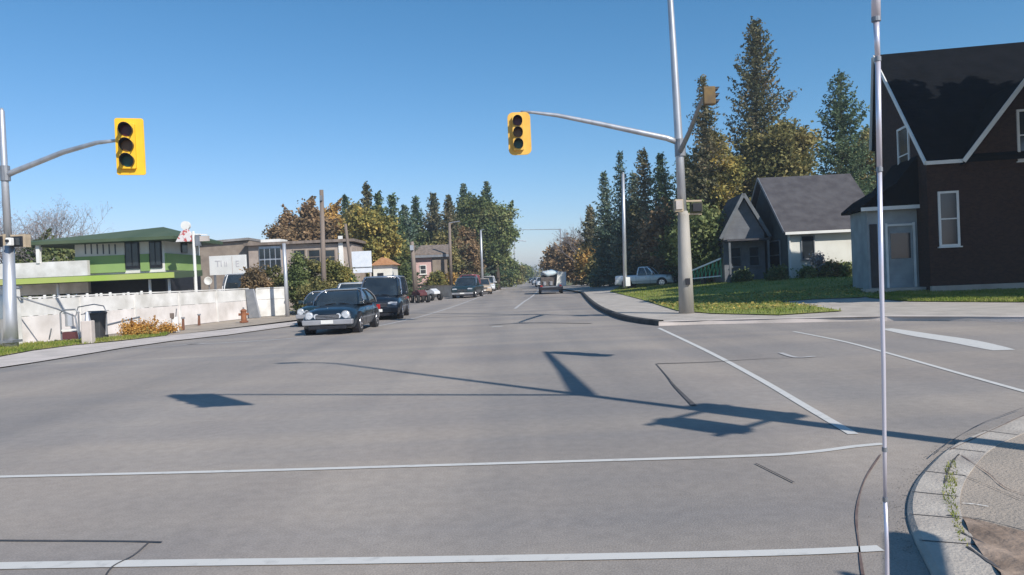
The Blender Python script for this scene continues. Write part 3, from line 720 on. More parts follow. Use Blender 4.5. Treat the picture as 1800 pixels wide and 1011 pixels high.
# ------------------------------------------------------------------ white fence
def fence(name, label, a, b, h, step, m1, m2, rail=True):
    f = thing(name, label, 'fence'); n = max(1, round((b - a).length / step))
    for i in range(n):
        p = a.lerp(b, i / n); q = a.lerp(b, (i + 1) / n); d = (q - p).normalized() * .05
        lo = MB(); lo.bar(p + d + Vector((0, 0, h * .30)), q - d + Vector((0, 0, h * .30)), .06, h * .60)
        lo.build('lower_panel', m2, f)
        MB().bar(p + d + Vector((0, 0, h * .795)), q - d + Vector((0, 0, h * .795)), .05, h * .37).build('upper_panel', m1, f)
    for i in range(n + 1):
        p = a.lerp(b, i / n); MB().box((p.x, p.y, h * .5), (.11, .11, h + .03), rz=math.atan2((b - a).y, (b - a).x)).build('post', m1, f)
    MB().bar(a + Vector((0, 0, h + .02)), b + Vector((0, 0, h + .02)), .12, .05).build('top_rail', m1, f)
    return f
fa, fb = G(34, 606), G(438, 559)
fence('white_fence', 'long white panel fence running from the left signal pole to the tilted grey panel', fa + Vector((-.6, -3.2, 0)), fb, 1.63, 3.05, M_fence, M_fencep)
fc, fd = G(453, 557), G(503, 554)
fence('white_fence', 'short white panel fence right of the tilted grey panel', fc, fd, 1.62, 1.7, M_fence, M_fence)
tp = thing('leaning_panel', 'dark grey panel leaning between the two white fences', 'panel', tuple(G(447, 559)), 0)
MB().prism([(-.28, 0), (.30, 0), (0.0, 1.62), (-.42, 1.62)], 'y', -.04, .04).build('board', M_metald, tp, bevel=.01)
MB().bar((.34, .0, 0), (.04, .0, 1.62), .06, .06).build('edge_strip', M_metal, tp)
wl = thing('meter_cabinet', 'pale utility cabinet between the left signal pole and the fence end', 'cabinet', (G(40, 606).x - .1, 25.6, 0), -.1)
MB().box((0, 0, 1.0), (.62, .4, 2.0)).build('body', M_fence, wl, bevel=.02)
MB().box((-.02, -.22, 1.35), (.44, .05, .8)).build('door', mat('pale_blue_paint', (.55, .62, .66), (.46, .53, .57)), wl)
MB().box((0, 0, 2.03), (.70, .48, .06)).build('lid', M_metal, wl)
# chain link bit and yellow pipe left of the pole
yg = thing('yellow_pipe', 'bent yellow gas pipe behind the left signal pole', 'pipe', (G(6, 608).x - 1.0, 27.4, 0))
MB().tube([(.2, 0, 0), (.2, 0, 1.1), (.1, 0, 1.25), (-.5, 0, 1.3), (-.7, 0, 1.3)], .05, 8).build('pipe', mat('yellow_paint', (.75, .55, .03)), yg)
MB().tube([(.25, 0, 1.0), (.3, 0, 2.0), (.25, 0, 2.3)], .045, 8).build('riser', MATS['yellow_paint'], yg)
MB().box((-.35, .1, .6), (.5, .3, 1.0)).build('meter_box', M_metal, yg)

# equipment by the fence
pu = thing('pipe_assembly', 'grey valve and pipe assembly standing left of the dark bin', 'pipework', tuple(G(130, 600)), .1)
MB().tube([(-.42, 0, 0), (-.42, 0, 1.05), (-.3, 0, 1.15), (.1, 0, 1.15), (.2, 0, 1.05), (.2, 0, .1)], .03, 8).build('pipe', M_metald, pu)
MB().tube([(-.12, 0, .55), (-.12, 0, 1.0)], [.14, .13], 12).build('regulator', M_metal, pu, smooth=False, bevel=.01)
MB().box((-.1, 0, .22), (.45, .25, .26)).build('valve_box', mat('maroon_paint', (.12, .04, .045)), pu)
MB().box((-.1, 0, .42), (.5, .28, .05)).build('shelf', M_white, pu)
MB().tube([(-.85, 0, .1), (-.75, 0, .5)], .025, 6).build('lever', M_metald, pu)
bn = thing('refuse_bin', 'tall dark grey bin behind the square concrete post', 'bin', tuple(G(171, 597)), .05)
MB().loft([[(x * s, y * s, z) for x, y in ((-.25, -.25), (.25, -.25), (.25, .25), (-.25, .25))] for z, s in ((.04, .82), (.95, 1.0))]).build('body', mat('grey_plastic', (.045, .045, .048), (.06, .06, .064), 3, .6, stretch=(1, 1, .2)), bn, bevel=.02)
MB().prism([(-.29, .95), (.28, .95), (.28, 1.0), (0, 1.06), (-.29, 1.01)], 'x', -.28, .28).build('lid', MATS['grey_plastic'], bn, bevel=.01)
for s in (-1, 1): MB().tube([(s * .22, .22, .08), (s * .28, .22, .08)], .08, 12).build('wheel', M_tyre, bn)
cpst = thing('concrete_post', 'square pale concrete post in front of the pipework', 'post', tuple(G(156, 604)), .1)
MB().box((0, 0, .38), (.34, .3, .8)).build('shaft', M_conc2, cpst, bevel=.03)
MB().tube([(0, 0, .78), (0, 0, 1.08)], [.1, .05], 8).build('cap', M_metal, cpst)
MB().tube([(-.2, 0, 1.0), (.12, 0, 1.05)], .02, 6).build('handle', M_metald, cpst)
hoop = thing('pipe_hoop', 'thin grey hoop pipe standing over the dark bin', 'pipe', tuple(G(180, 596)), 0)
MB().tube([(-1.0, .1, .9), (-.9, .1, 1.22), (-.3, .1, 1.3), (.05, .1, 1.22), (.14, .1, 1.0), (.14, .1, .1)], .02, 8).build('pipe', M_metald, hoop)
gr_ = thing('pipe_rail', 'low grey pipe rail running along the foot of the fence', 'rail', (0, 0, 0))
pA = G(188, 592); pB = G(246, 583)
MB().tube([pA + Vector((0, 0, .45)), pB + Vector((0, 0, .62))], .04, 8).build('pipe', M_metald, gr_)
for p in (pA, pA.lerp(pB, .5), pB): MB().tube([p, p + Vector((0, 0, .65))], .035, 8).build('upright', M_metal, gr_)
bl = thing('bollard', 'white bollard with a small brown plate beside the orange weeds', 'bollard', tuple(G(308, 584)), 0)
MB().tube([(0, 0, 0), (0, 0, .62)], [.16, .13], 12).build('post', M_white, bl)
MB().box((-.03, -.15, .68), (.16, .03, .2)).build('plate', M_wood, bl)
MB().tube([(.05, 0, .6), (.1, 0, .95)], .02, 6).build('rod', M_metald, bl)
for px, py, lab in ((322, 580, 'short rusty stub post just right of the white bollard'), (350, 572, 'short rusty stub post at the foot of the fence')):
    s_ = thing('stub_post', lab, 'post', tuple(G(px, py)), 0)
    MB().tube([(0, 0, 0), (.02, 0, .5)], [.07, .05], 8).build('shaft', mat('rust', (.20, .09, .05), (.12, .05, .035)), s_)
    MB().tube([(.02, 0, .48), (.02, 0, .54)], .085, 8).build('cap', M_metald, s_)
def hydrant(label, p, mt):
    h_ = thing('hydrant', label, 'hydrant', tuple(p), .3)
    MB().tube([(0, 0, 0), (0, 0, .08), (0, 0, .09), (0, 0, .5), (0, 0, .58), (0, 0, .66)], [.2, .2, .13, .13, .16, .06], 12).build('barrel', mt, h_, bevel=.005)
    MB().tube([(-.24, 0, .4), (.24, 0, .4)], .06, 8).build('outlet', mt, h_)
    MB().tube([(0, 0, .66), (0, 0, .74)], .04, 6).build('cap', M_metald, h_)
hydrant('rust-brown hydrant in front of the leaning grey panel', G(429, 567), mat('orange_rust', (.32, .13, .06), (.2, .07, .035)))
gw = thing('guy_wire', 'dark sloping guy wire in front of the white fence', 'wire', (0, 0, 0))
MB().tube([at(28, 521, 25.6), at(100, 543, 25.7), at(132, 556, 25.6), at(140, 596, 25.3)], .028, 6).build('cable', M_metald, gw)

# ------------------------------------------------------------------ signal poles and signals
def rrect(w, h, r, n=5):
    out = []
    for cx, cy, a in ((w / 2 - r, h / 2 - r, 0), (-w / 2 + r, h / 2 - r, 90), (-w / 2 + r, -h / 2 + r, 180), (w / 2 - r, -h / 2 + r, 270)):
        for k in range(n + 1):
            t = math.radians(a + 90 * k / n); out.append((cx + r * math.cos(t), cy + r * math.sin(t)))
    return out
M_lens = [mat('red_lens', (.10, .012, .012), None, 8, .3), mat('amber_lens', (.16, .07, .01), None, 8, .3), mat('green_lens', (.01, .07, .05), None, 8, .3)]
def signal(label, loc, h, w, my, rz=0, off=0.0, board=True, round_=.12):
    """vertical three-lens signal; origin at its centre, faces -Y locally"""
    s = thing('traffic_signal', label, 'traffic signal', loc, rz, None)
    if board: MB().prism(rrect(w, h, round_), 'y', -.02, .02).build('backboard', my, s, bevel=.006)
    hw, hh = .36 * (h / 1.4), h * .80
    MB().prism([(x + off, z) for x, z in rrect(hw, hh, .05)], 'y', -.15, .16).build('housing', my, s, bevel=.012)
    r = hh / 3 * .38
    for k in range(3):
        zc = hh / 3 * (1 - k)
        MB().tube([(off, -.16, zc), (off, -.172, zc)], [r, r * .96], 20).build('lens', M_lens[k], s)
        # tunnel visor: open at the bottom
        v = MB(); n = 16; ring = []
        for j in range(n + 1):
            a = math.radians(-50 + 280 * j / n); c_, s_ = math.cos(a), math.sin(a)
            dep = .30 * (h / 1.4) * (.35 + .65 * max(0, (s_ + .8) / 1.8))
            v.v += [(off + c_ * r * 1.10, -.15, zc + s_ * r * 1.10), (off + c_ * r * 1.10, -.15 - dep, zc + s_ * r * 1.10), (off + c_ * r * 1.02, -.15 - dep, zc + s_ * r * 1.02), (off + c_ * r * 1.02, -.15, zc + s_ * r * 1.02)]
        for j in range(n):
            for q in range(4): v.f.append((4 * j + q, 4 * j + (q + 1) % 4, 4 * j + 4 + (q + 1) % 4, 4 * j + 4 + q))
        v.build('visor', M_black, s)
    return s

# right pole
PR = GT(1207, 551); Dp = PR.y
def lp(px, py, D=Dp): return at(px, py, D)
rp = thing('signal_pole', 'tall pole with thick pale base and slim metal top, holding the right yellow signal', 'signal pole', tuple(PR))
loc = lambda p: p - PR
MB().tube([loc(lp(1207, 556)), loc(lp(1204, 470)), loc(lp(1201, 378)), loc(lp(1200, 372))], [.265, .235, .19, .16], 18).build('base_shaft', M_pole, rp, smooth=True)
MB().tube([loc(lp(1200, 380)), loc(lp(1194, 262)), loc(lp(1184, 90)), loc(lp(1177, -20)), loc(lp(1172, -90)) , loc(lp(1160, -120))], [.15, .145, .115, .10, .08, .06], 14).build('upper_shaft', M_metal, rp, smooth=True)
sgR = at(913, 236, Dp + .5)
armend = at(930, 198, Dp + .5)
MB().tube([loc(lp(1191, 250)), loc(lp(1172, 243)), loc(at(1060, 219, Dp + .3)), loc(at(980, 203, Dp + .45)), loc(at(935, 197.5, Dp + .5)), loc(at(915, 197, Dp + .52))], [.10, .10, .085, .07, .05, .045], 10).build('mast_arm', M_metal, rp, smooth=True)
ee = at(1236, 172, Dp - 5.2)
MB().tube([loc(lp(1195, 268)), loc(at(1212, 232, Dp - 1.8)), loc(at(1228, 190, Dp - 4.2)), loc(ee)], [.09, .075, .06, .05], 8).build('mast_arm', M_metald, rp, smooth=True)
MB().tube([loc(lp(1196, 275)), loc(lp(1195, 245))], .19, 14).build('collar', M_metald, rp)
for py in (353, 376):
    MB().bar(loc(lp(1188, py + 1)), loc(lp(1233, py)), .07, .06).build('bracket', mat('tan_metal', (.50, .40, .28), (.38, .30, .21)), rp)
MB().tube([loc(at(1155, -160, Dp - .3)), loc(lp(1172, -90))], .04, 6).build('lamp_arm', M_metal, rp)
MB().box(loc(lp(1206, 500)) + Vector((0, -.27, .1)), (.14, .1, .22)).build('push_button', M_black, rp)
Hs = (at(913, 197, Dp + .5).z - at(913, 272, Dp + .5).z)
signal('yellow traffic signal hanging at the tip of the right pole\'s long arm', (sgR.x, sgR.y - .1, sgR.z), Hs, .80, M_yel2, 0, -.05, round_=.2)
e2 = at(1240, 172, Dp - 5.4)
signal('small yellow traffic signal seen edge-on at the end of the right pole\'s short arm', (e2.x + .05, e2.y - .2, e2.z), .62, .3, mat('dirty_yellow', (.20, .13, .05), (.13, .09, .05)), math.radians(90), board=False)
pd = thing('pedestrian_signal', 'pale boxy pedestrian signal clamped on the right pole\'s left side', 'pedestrian signal', tuple(at(1194, 362, Dp - .25)))
MB().box((-.04, -.05, 0), (.30, .22, .42)).build('housing', MATS['tan_metal'], pd, bevel=.02)
MB().box((-.04, -.18, .02), (.22, .05, .3)).build('display', M_conc2, pd)
pd = thing('pedestrian_signal', 'dark pedestrian signal between the two brackets right of the right pole', 'pedestrian signal', tuple(at(1224, 365, Dp)))
MB().box((0, .02, 0), (.40, .25, .36)).build('housing', mat('dark_green_metal', (.05, .055, .03), (.08, .08, .04)), pd, bevel=.02)
MB().box((0, -.13, 0), (.30, .05, .27)).build('display', M_black, pd)

# left pole
PL = G(19, 612); Dl = PL.y
lpo = thing('signal_pole', 'grey metal signal pole at the left picture edge', 'signal pole', tuple(PL))
lc = lambda px, py, D=Dl: at(px, py, D) - PL
MB().tube([lc(19, 613), lc(18, 560), lc(15, 432)], [.235, .20, .165], 12).build('base_shaft', M_metal, lpo, smooth=True)
MB().tube([lc(15, 434), lc(8, 305), lc(3, 196), lc(3, 190)], [.12, .105, .085, .03], 12).build('upper_shaft', M_metal, lpo, smooth=True)
MB().tube([lc(9, 309), lc(25, 302), lc(110, 268, Dl - .8), lc(170, 251, Dl - 1.4), lc(207, 247, Dl - 1.8)], [.10, .095, .08, .065, .045], 10).build('mast_arm', M_metal, lpo, smooth=True)
MB().tube([lc(10, 318), lc(8, 292)], .15, 12).build('collar', M_metald, lpo)
MB().bar(lc(-12, 416), lc(46, 414), .08, .07).build('bracket', MATS['tan_metal'], lpo)
MB().box(lc(18, 600), (.50, .50, .08)).build('base_plate', M_metald, lpo)
p = at(229, 258, Dl - 2)
signal('yellow traffic signal at the end of the left pole\'s arm', (p.x, p.y, p.z), at(229, 209, Dl - 2).z - at(229, 309, Dl - 2).z, .80, M_yel, math.radians(17), -.06, round_=.07)
for k, (px, lab) in enumerate(((-2, 'dark pedestrian signal on the left edge pole, left of the shaft'), (33, 'dark pedestrian signal on the left edge pole, right of the shaft'))):
    q = thing('pedestrian_signal', lab, 'pedestrian signal', tuple(at(px, 425, Dl)))
    MB().box((0, 0, 0), (.44, .30, .34)).build('housing', M_black, q, bevel=.02)
    MB().box((.27, 0, .02), (.09, .26, .42)).build('visor', MATS['tan_metal'], q)
    MB().box((0, -.16, 0), (.3, .03, .24)).build('display', M_glass, q)
q = at(17, 424, Dl - .3)
tg = thing('detector', 'small white box clamped to the left edge pole below its crossbar', 'box', tuple(q))
MB().box((0, 0, -.02), (.17, .2, .26)).build('case', M_white, tg, bevel=.03)
MB().tube([(0, -.1, 0), (0, -.16, 0)], .05, 10).build('eye', M_black, tg)

# near pole, outside the frame on the right: its shadow falls across the junction
PN = Vector((6.4, 3.4, .12))
np_ = thing('signal_pole', 'signal pole whose shadow crosses the junction', 'signal pole', tuple(PN))
MB().tube([(0, 0, 0), (0, 0, 4.9), (0, 0, 5.0), (0, 0, 11.9), (-.15, .05, 12.2), (-.6, .1, 12.4)], [.13, .115, .085, .05, .045, .035], 12).build('shaft', M_metal, np_)
MB().tube([(0, 0, 6.5), (-6.0, 1.4, 6.9)], [.05, .03], 8).build('mast_arm', M_metal, np_)
MB().tube([(0, 0, 6.5), (0, 2.4, 6.6), (-.15, 5.8, 6.6)], [.14, .09, .05], 8).build('mast_arm', M_metal, np_)
for z in (4.35, 5.0): MB().bar((-.80, -.68, z), (.34, .29, z), .05, .05).build('bracket', M_metal, np_)
MB().tube([(-1.0, .12, 12.42), (-.55, .1, 12.42)], .09, 8).build('lamp_head', M_metal, np_)
signal('yellow traffic signal on the long arm of the out-of-frame pole', (PN.x - 5.80, PN.y + 1.45, 6.2), 1.35, .74, M_yel, round_=.04)
signal('narrow yellow signal on the short arm of the out-of-frame pole', (PN.x - .15, PN.y + 5.8, 5.95), 1.35, .3, M_yel, math.radians(60), board=False)
signal('small yellow signal bracketed beside the out-of-frame pole', (PN.x - .54, PN.y - .46, 4.78), .82, .50, M_yel, math.radians(35), round_=.22)
signal('larger yellow signal against the shaft of the out-of-frame pole', (PN.x + .06, PN.y + .22, 4.75), 1.05, .44, M_yel, math.radians(35), round_=.1)
ns = thing('shadow_board', 'added shadow-casting board on a post outside the frame', 'sign', (3.92, 1.15, .03))  # unseen board, added to cast the long shadow beside the near kerb
MB().tube([(0, 0, 0), (0, 0, 2.7)], .03, 8).build('post', M_metal, ns)
bd = MB(); bd.prism(rrect(1.8, .19, .09), 'y', -.012, .012); bo = bd.build('board', M_metald, ns, loc=(0, -.05, 2.45)); bo.rotation_euler = (0, 0, math.atan2(.9, .45))

M_rod = mat('bright_rod_metal', (.80, .76, .82), (.68, .64, .72), 3, .34, .55)
# foreground telescoping rod
rod = thing('antenna_rod', 'slim chrome telescoping rod running the full picture height in front', 'antenna', (0, 0, 0))
Dn = 1.2
pts = [at(1560, 1040, Dn), at(1559, 960, Dn), at(1556, 878, Dn), at(1555, 790, Dn), at(1553, 640, Dn), at(1549, 470, Dn), at(1546, 298, Dn), at(1543, 104, Dn), at(1540, 34, Dn), at(1539, -60, Dn)]
rod.location = (pts[0].x, Dn, 0); ro = Vector((pts[0].x, Dn, 0)); P_ = [p - ro for p in pts]
px = Dn / F
MB().tube([(0, 0, 0), (0, 0, .05)], [.06, .05], 16).build('foot', M_black, rod)
MB().tube([(0, 0, .04), P_[0], P_[1], P_[2]], [.005, 3.6 * px, 3.4 * px, 3.2 * px], 12).build('lower_tube', M_rod, rod, smooth=True)
MB().tube([P_[2], P_[3], P_[4], P_[5], P_[6]], [3.0 * px, 3.3 * px, 3.6 * px, 3.9 * px, 4.0 * px], 12).build('middle_tube', M_rod, rod, smooth=True)
MB().tube([P_[6], P_[7]], [4.4 * px, 4.6 * px], 12).build('upper_tube', M_rod, rod, smooth=True)
MB().tube([P_[7], P_[8]], [4.2 * px, 5.2 * px], 12).build('upper_tube', M_rod, rod, smooth=True)
MB().tube([P_[8], P_[9]], [7.5 * px, 7.5 * px], 12).build('top_sleeve', M_rod, rod, smooth=True)
for q, r in ((P_[2], 4.4), (P_[3], 4.6), (P_[6], 5.4), (P_[7], 5.6), (P_[8], 7.8)):
    MB().tube([q - Vector((0, 0, .0035)), q + Vector((0, 0, .0035))], r * px, 12).build('joint', M_metald, rod)

# ------------------------------------------------------------------ street poles
def simple_pole(name, label, cat, pb, pt, D, r0_, r1_, m, extra=None, group=None):
    b0 = at(*pb, D); t0 = at(*pt, D); o = thing(name, label, cat, tuple(b0), 0, group)
    MB().tube([(0, 0, -.1), (t0 - b0) * .5, t0 - b0], [r0_, (r0_ + r1_) / 2, r1_], 10).build('shaft', m, o, smooth=True)
    if extra: extra(o, t0 - b0)
    return o
def collar(o, t): MB().tube([t * .99, t], .06, 8).build('cap', M_metald, o)
simple_pole('utility_pole', 'tall weathered wooden pole beside the low bushes left of the dark sedan', 'utility pole', (571, 556), (565, 334), 44, .17, .12, M_wood, lambda o, t: MB().box(t + Vector((0, -.16, -.5)), (.14, .12, .3)).build('bracket', M_metald, o))
simple_pole('utility_pole', 'blue-grey post between the hedge and the bushes, at the fence end', 'utility pole', (506, 560), (499, 428), 41.5, .12, .10, M_metal, collar)
simple_pole('utility_pole', 'slim wooden pole at the right corner of the tan building', 'utility pole', (623, 520), (607, 394), 52, .14, .10, M_wood, collar)
simple_pole('utility_pole', 'pale wooden pole rising right of the dark minivan', 'utility pole', (731, 517), (724, 425), 60, .22, .15, M_wood, lambda o, t: MB().box(t + Vector((0, -.2, -.5)), (.28, .25, .4)).build('transformer', M_metal, o))
simple_pole('street_lamp', 'brown street pole with a short lamp arm above the dark green-grey pickup, left one', 'street lamp', (793, 500), (790, 392), 78, .19, .13, M_wood, lambda o, t: MB().tube([t, t + Vector((1.1, -.2, .12))], .05, 6).build('lamp_arm', M_metal, o))
simple_pole('street_lamp', 'white-grey street pole in front of the dark trees, behind the dark green-grey pickup', 'street lamp', (848, 500), (845, 405), 92, .20, .12, M_metal, lambda o, t: MB().tube([t, t + Vector((.4, -.2, .1))], .05, 6).build('lamp_arm', M_metal, o))
def lampx(o, t):
    MB().tube([t, t + Vector((0, 0, .12))], [.11, .04], 8).build('cap', M_metald, o)
    MB().box((0.15, -.2, .3), (.3, .25, .6)).build('base_box', M_white, o)
simple_pole('metal_pole', 'plain grey metal pole standing on the right verge before the spruces', 'pole', (1099, 503), (1095, 306), 50, .14, .10, M_metal, lampx)
def spanx(o, t):
    MB().tube([t, t + Vector((-8.5, 0, .25)), t + Vector((-10.6, 0, .0))], [.09, .06, .05], 6).build('mast_arm', M_metald, o)
simple_pole('signal_pole', 'distant signal pole with a long thin arm over the road', 'signal pole', (988, 497), (985, 403), 165, .16, .12, M_metald, spanx)
simple_pole('street_lamp', 'small distant street lamp arm reaching out of the left trees', 'street lamp', (905, 500), (904, 422), 140, .12, .08, M_metald, lambda o, t: MB().tube([t, t + Vector((2.2, 0, -.3))], .09, 6).build('lamp_arm', M_metal, o))

# signs
ps = at(401, 466, 51)
sg = thing('sign_board', 'large white board sign with faint grey letters above the white truck', 'sign', (ps.x, 51, ps.z), math.radians(-6))
MB().box((0, 0, 0), (2.62, .18, 1.32)).build('board', M_white, sg, bevel=.01)
MB().box((.35, -.095, 0), (.03, .02, 1.2)).build('divider', M_conc2, sg)
for s in (-1, 1): MB().box((s * 1.0, .02, -1.65), (.12, .12, 2.2)).build('post', M_metald, sg)
def text(parent, body, loc, size, m, rz=0, rot=(math.pi / 2, 0, 0), name='lettering', ext=.008):
    c = bpy.data.curves.new(name, 'FONT'); c.body = body; c.size = size; c.extrude = ext; c.align_x = 'CENTER'; c.align_y = 'CENTER'
    o = bpy.data.objects.new(name, c); COL.objects.link(o); dg = bpy.context.evaluated_depsgraph_get()
    me = bpy.data.meshes.new_from_object(o.evaluated_get(dg)); bpy.data.objects.remove(o)
    me.materials.clear(); me.materials.append(m); q = bpy.data.objects.new(name, me); COL.objects.link(q)
    q.parent = parent; q.location = loc; q.rotation_euler = rot; return q
M_fade = mat('faded_lettering', (.50, .48, .49), (.60, .58, .59), 6)
text(sg, 'TI', (-.62, -.10, .10), .62, M_fade); text(sg, 'II', (-.12, -.10, .06), .5, M_fade); text(sg, 'E', (.72, -.10, .04), .6, M_fade)

ps = at(636, 460, 54)
sg2 = thing('sign_board', 'blank white square board sign on posts behind the dark minivan', 'sign', (ps.x, 54, ps.z), 0)
MB().box((0, 0, .18), (1.42, .16, 1.15)).build('board', mat('cool_white', (.72, .75, .80), (.64, .68, .74)), sg2, bevel=.01)
MB().box((0, 0, -.64), (1.42, .14, .36)).build('lower_board', MATS['cool_white'], sg2, bevel=.01)
MB().box((0, -.01, -.42), (1.46, .18, .05)).build('divider', M_metald, sg2)
for s in (-1, 1): MB().box((s * .6, .02, -1.6), (.12, .12, 2.1)).build('post', M_conc2, sg2)

ps = at(338, 410, 40)
sg3 = thing('pole_sign', 'red and white sign cluster on a pale pole beside the green roof', 'sign', (ps.x + .05, 40, -.1), 0)
zt3 = ps.z + .1
MB().tube([(0, 0, 0), (0, 0, zt3 + .1)], [.10, .07], 8).build('pole', M_white, sg3)
MB().bar((-.6, 0, zt3), (.75, 0, zt3 - .12), .06, .06).build('crossarm', M_white, sg3)
M_rw = mat('red_white_paint', (.70, .66, .66), (.50, .10, .10), 5, .5, lo=.52, hi=.58)
MB().prism([(-.95, -.35), (-.1, -.35), (-.1, .12), (-.3, .38), (-.62, .20)], 'y', -.08, .08).build('board', M_rw, sg3, loc=(0, -.02, zt3 - .1), bevel=.02)
MB().tube([(-.38, -.1, zt3 + .42), (-.38, .1, zt3 + .42)], .24, 16).build('disc', M_white, sg3)
MB().box((.56, 0, zt3 - .32), (.55, .18, .28)).build('side_board', M_conc2, sg3)
MB().box((.25, 0, zt3 - .4), (.24, .2, .6)).build('box', M_metald, sg3)
dsh = thing('satellite_dish', 'round white dish behind the fence beside the white truck', 'dish', tuple(at(366, 494, 44) - Vector((0, 0, 1.9))), 0)
MB().loft([[(r * math.cos(a), y, 1.9 + r * math.sin(a)) for a in np.linspace(0, 2 * math.pi, 16, endpoint=False)] for r, y in ((.06, .1), (.17, .06), (.24, -.02), (.25, -.05), (.2, -.0))]).build('dish', M_white, dsh, smooth=True)
MB().tube([(0, .05, 0), (0, .1, 1.85)], .03, 6).build('post', M_metald, dsh)

# fence/trellis at right, green
gA, gB = GT(1213, 494), GT(1268, 488)
tf = thing('green_trellis', 'green trellis railing with sloping white top rail left of the grey house', 'railing', (0, 0, 0))
gA = at(1214, 493, 45); gB = at(1268, 488, 43); hA, hB = .55, 1.1
MB().bar(gA + Vector((0, 0, hA)), gB + Vector((0, 0, hB)), .1, .09).build('top_rail', M_white, tf)
MB().bar(gA + Vector((0, 0, .1)), gB + Vector((0, 0, .1)), .08, .06).build('bottom_rail', M_white, tf)
M_gt = mat('green_paint', (.06, .28, .14), (.10, .36, .2))
for i in range(9):
    p = gA.lerp(gB, i / 8); h = hA + (hB - hA) * i / 8
    MB().bar(p + Vector((0, 0, 0)), p + Vector((0, 0, h)), .05, .04).build('baluster', M_gt, tf)
    if i < 8:
        q = gA.lerp(gB, (i + 1) / 8); MB().bar(p + Vector((0, 0, .1)), q + Vector((0, 0, h)), .03, .03).build('brace', M_gt, tf)

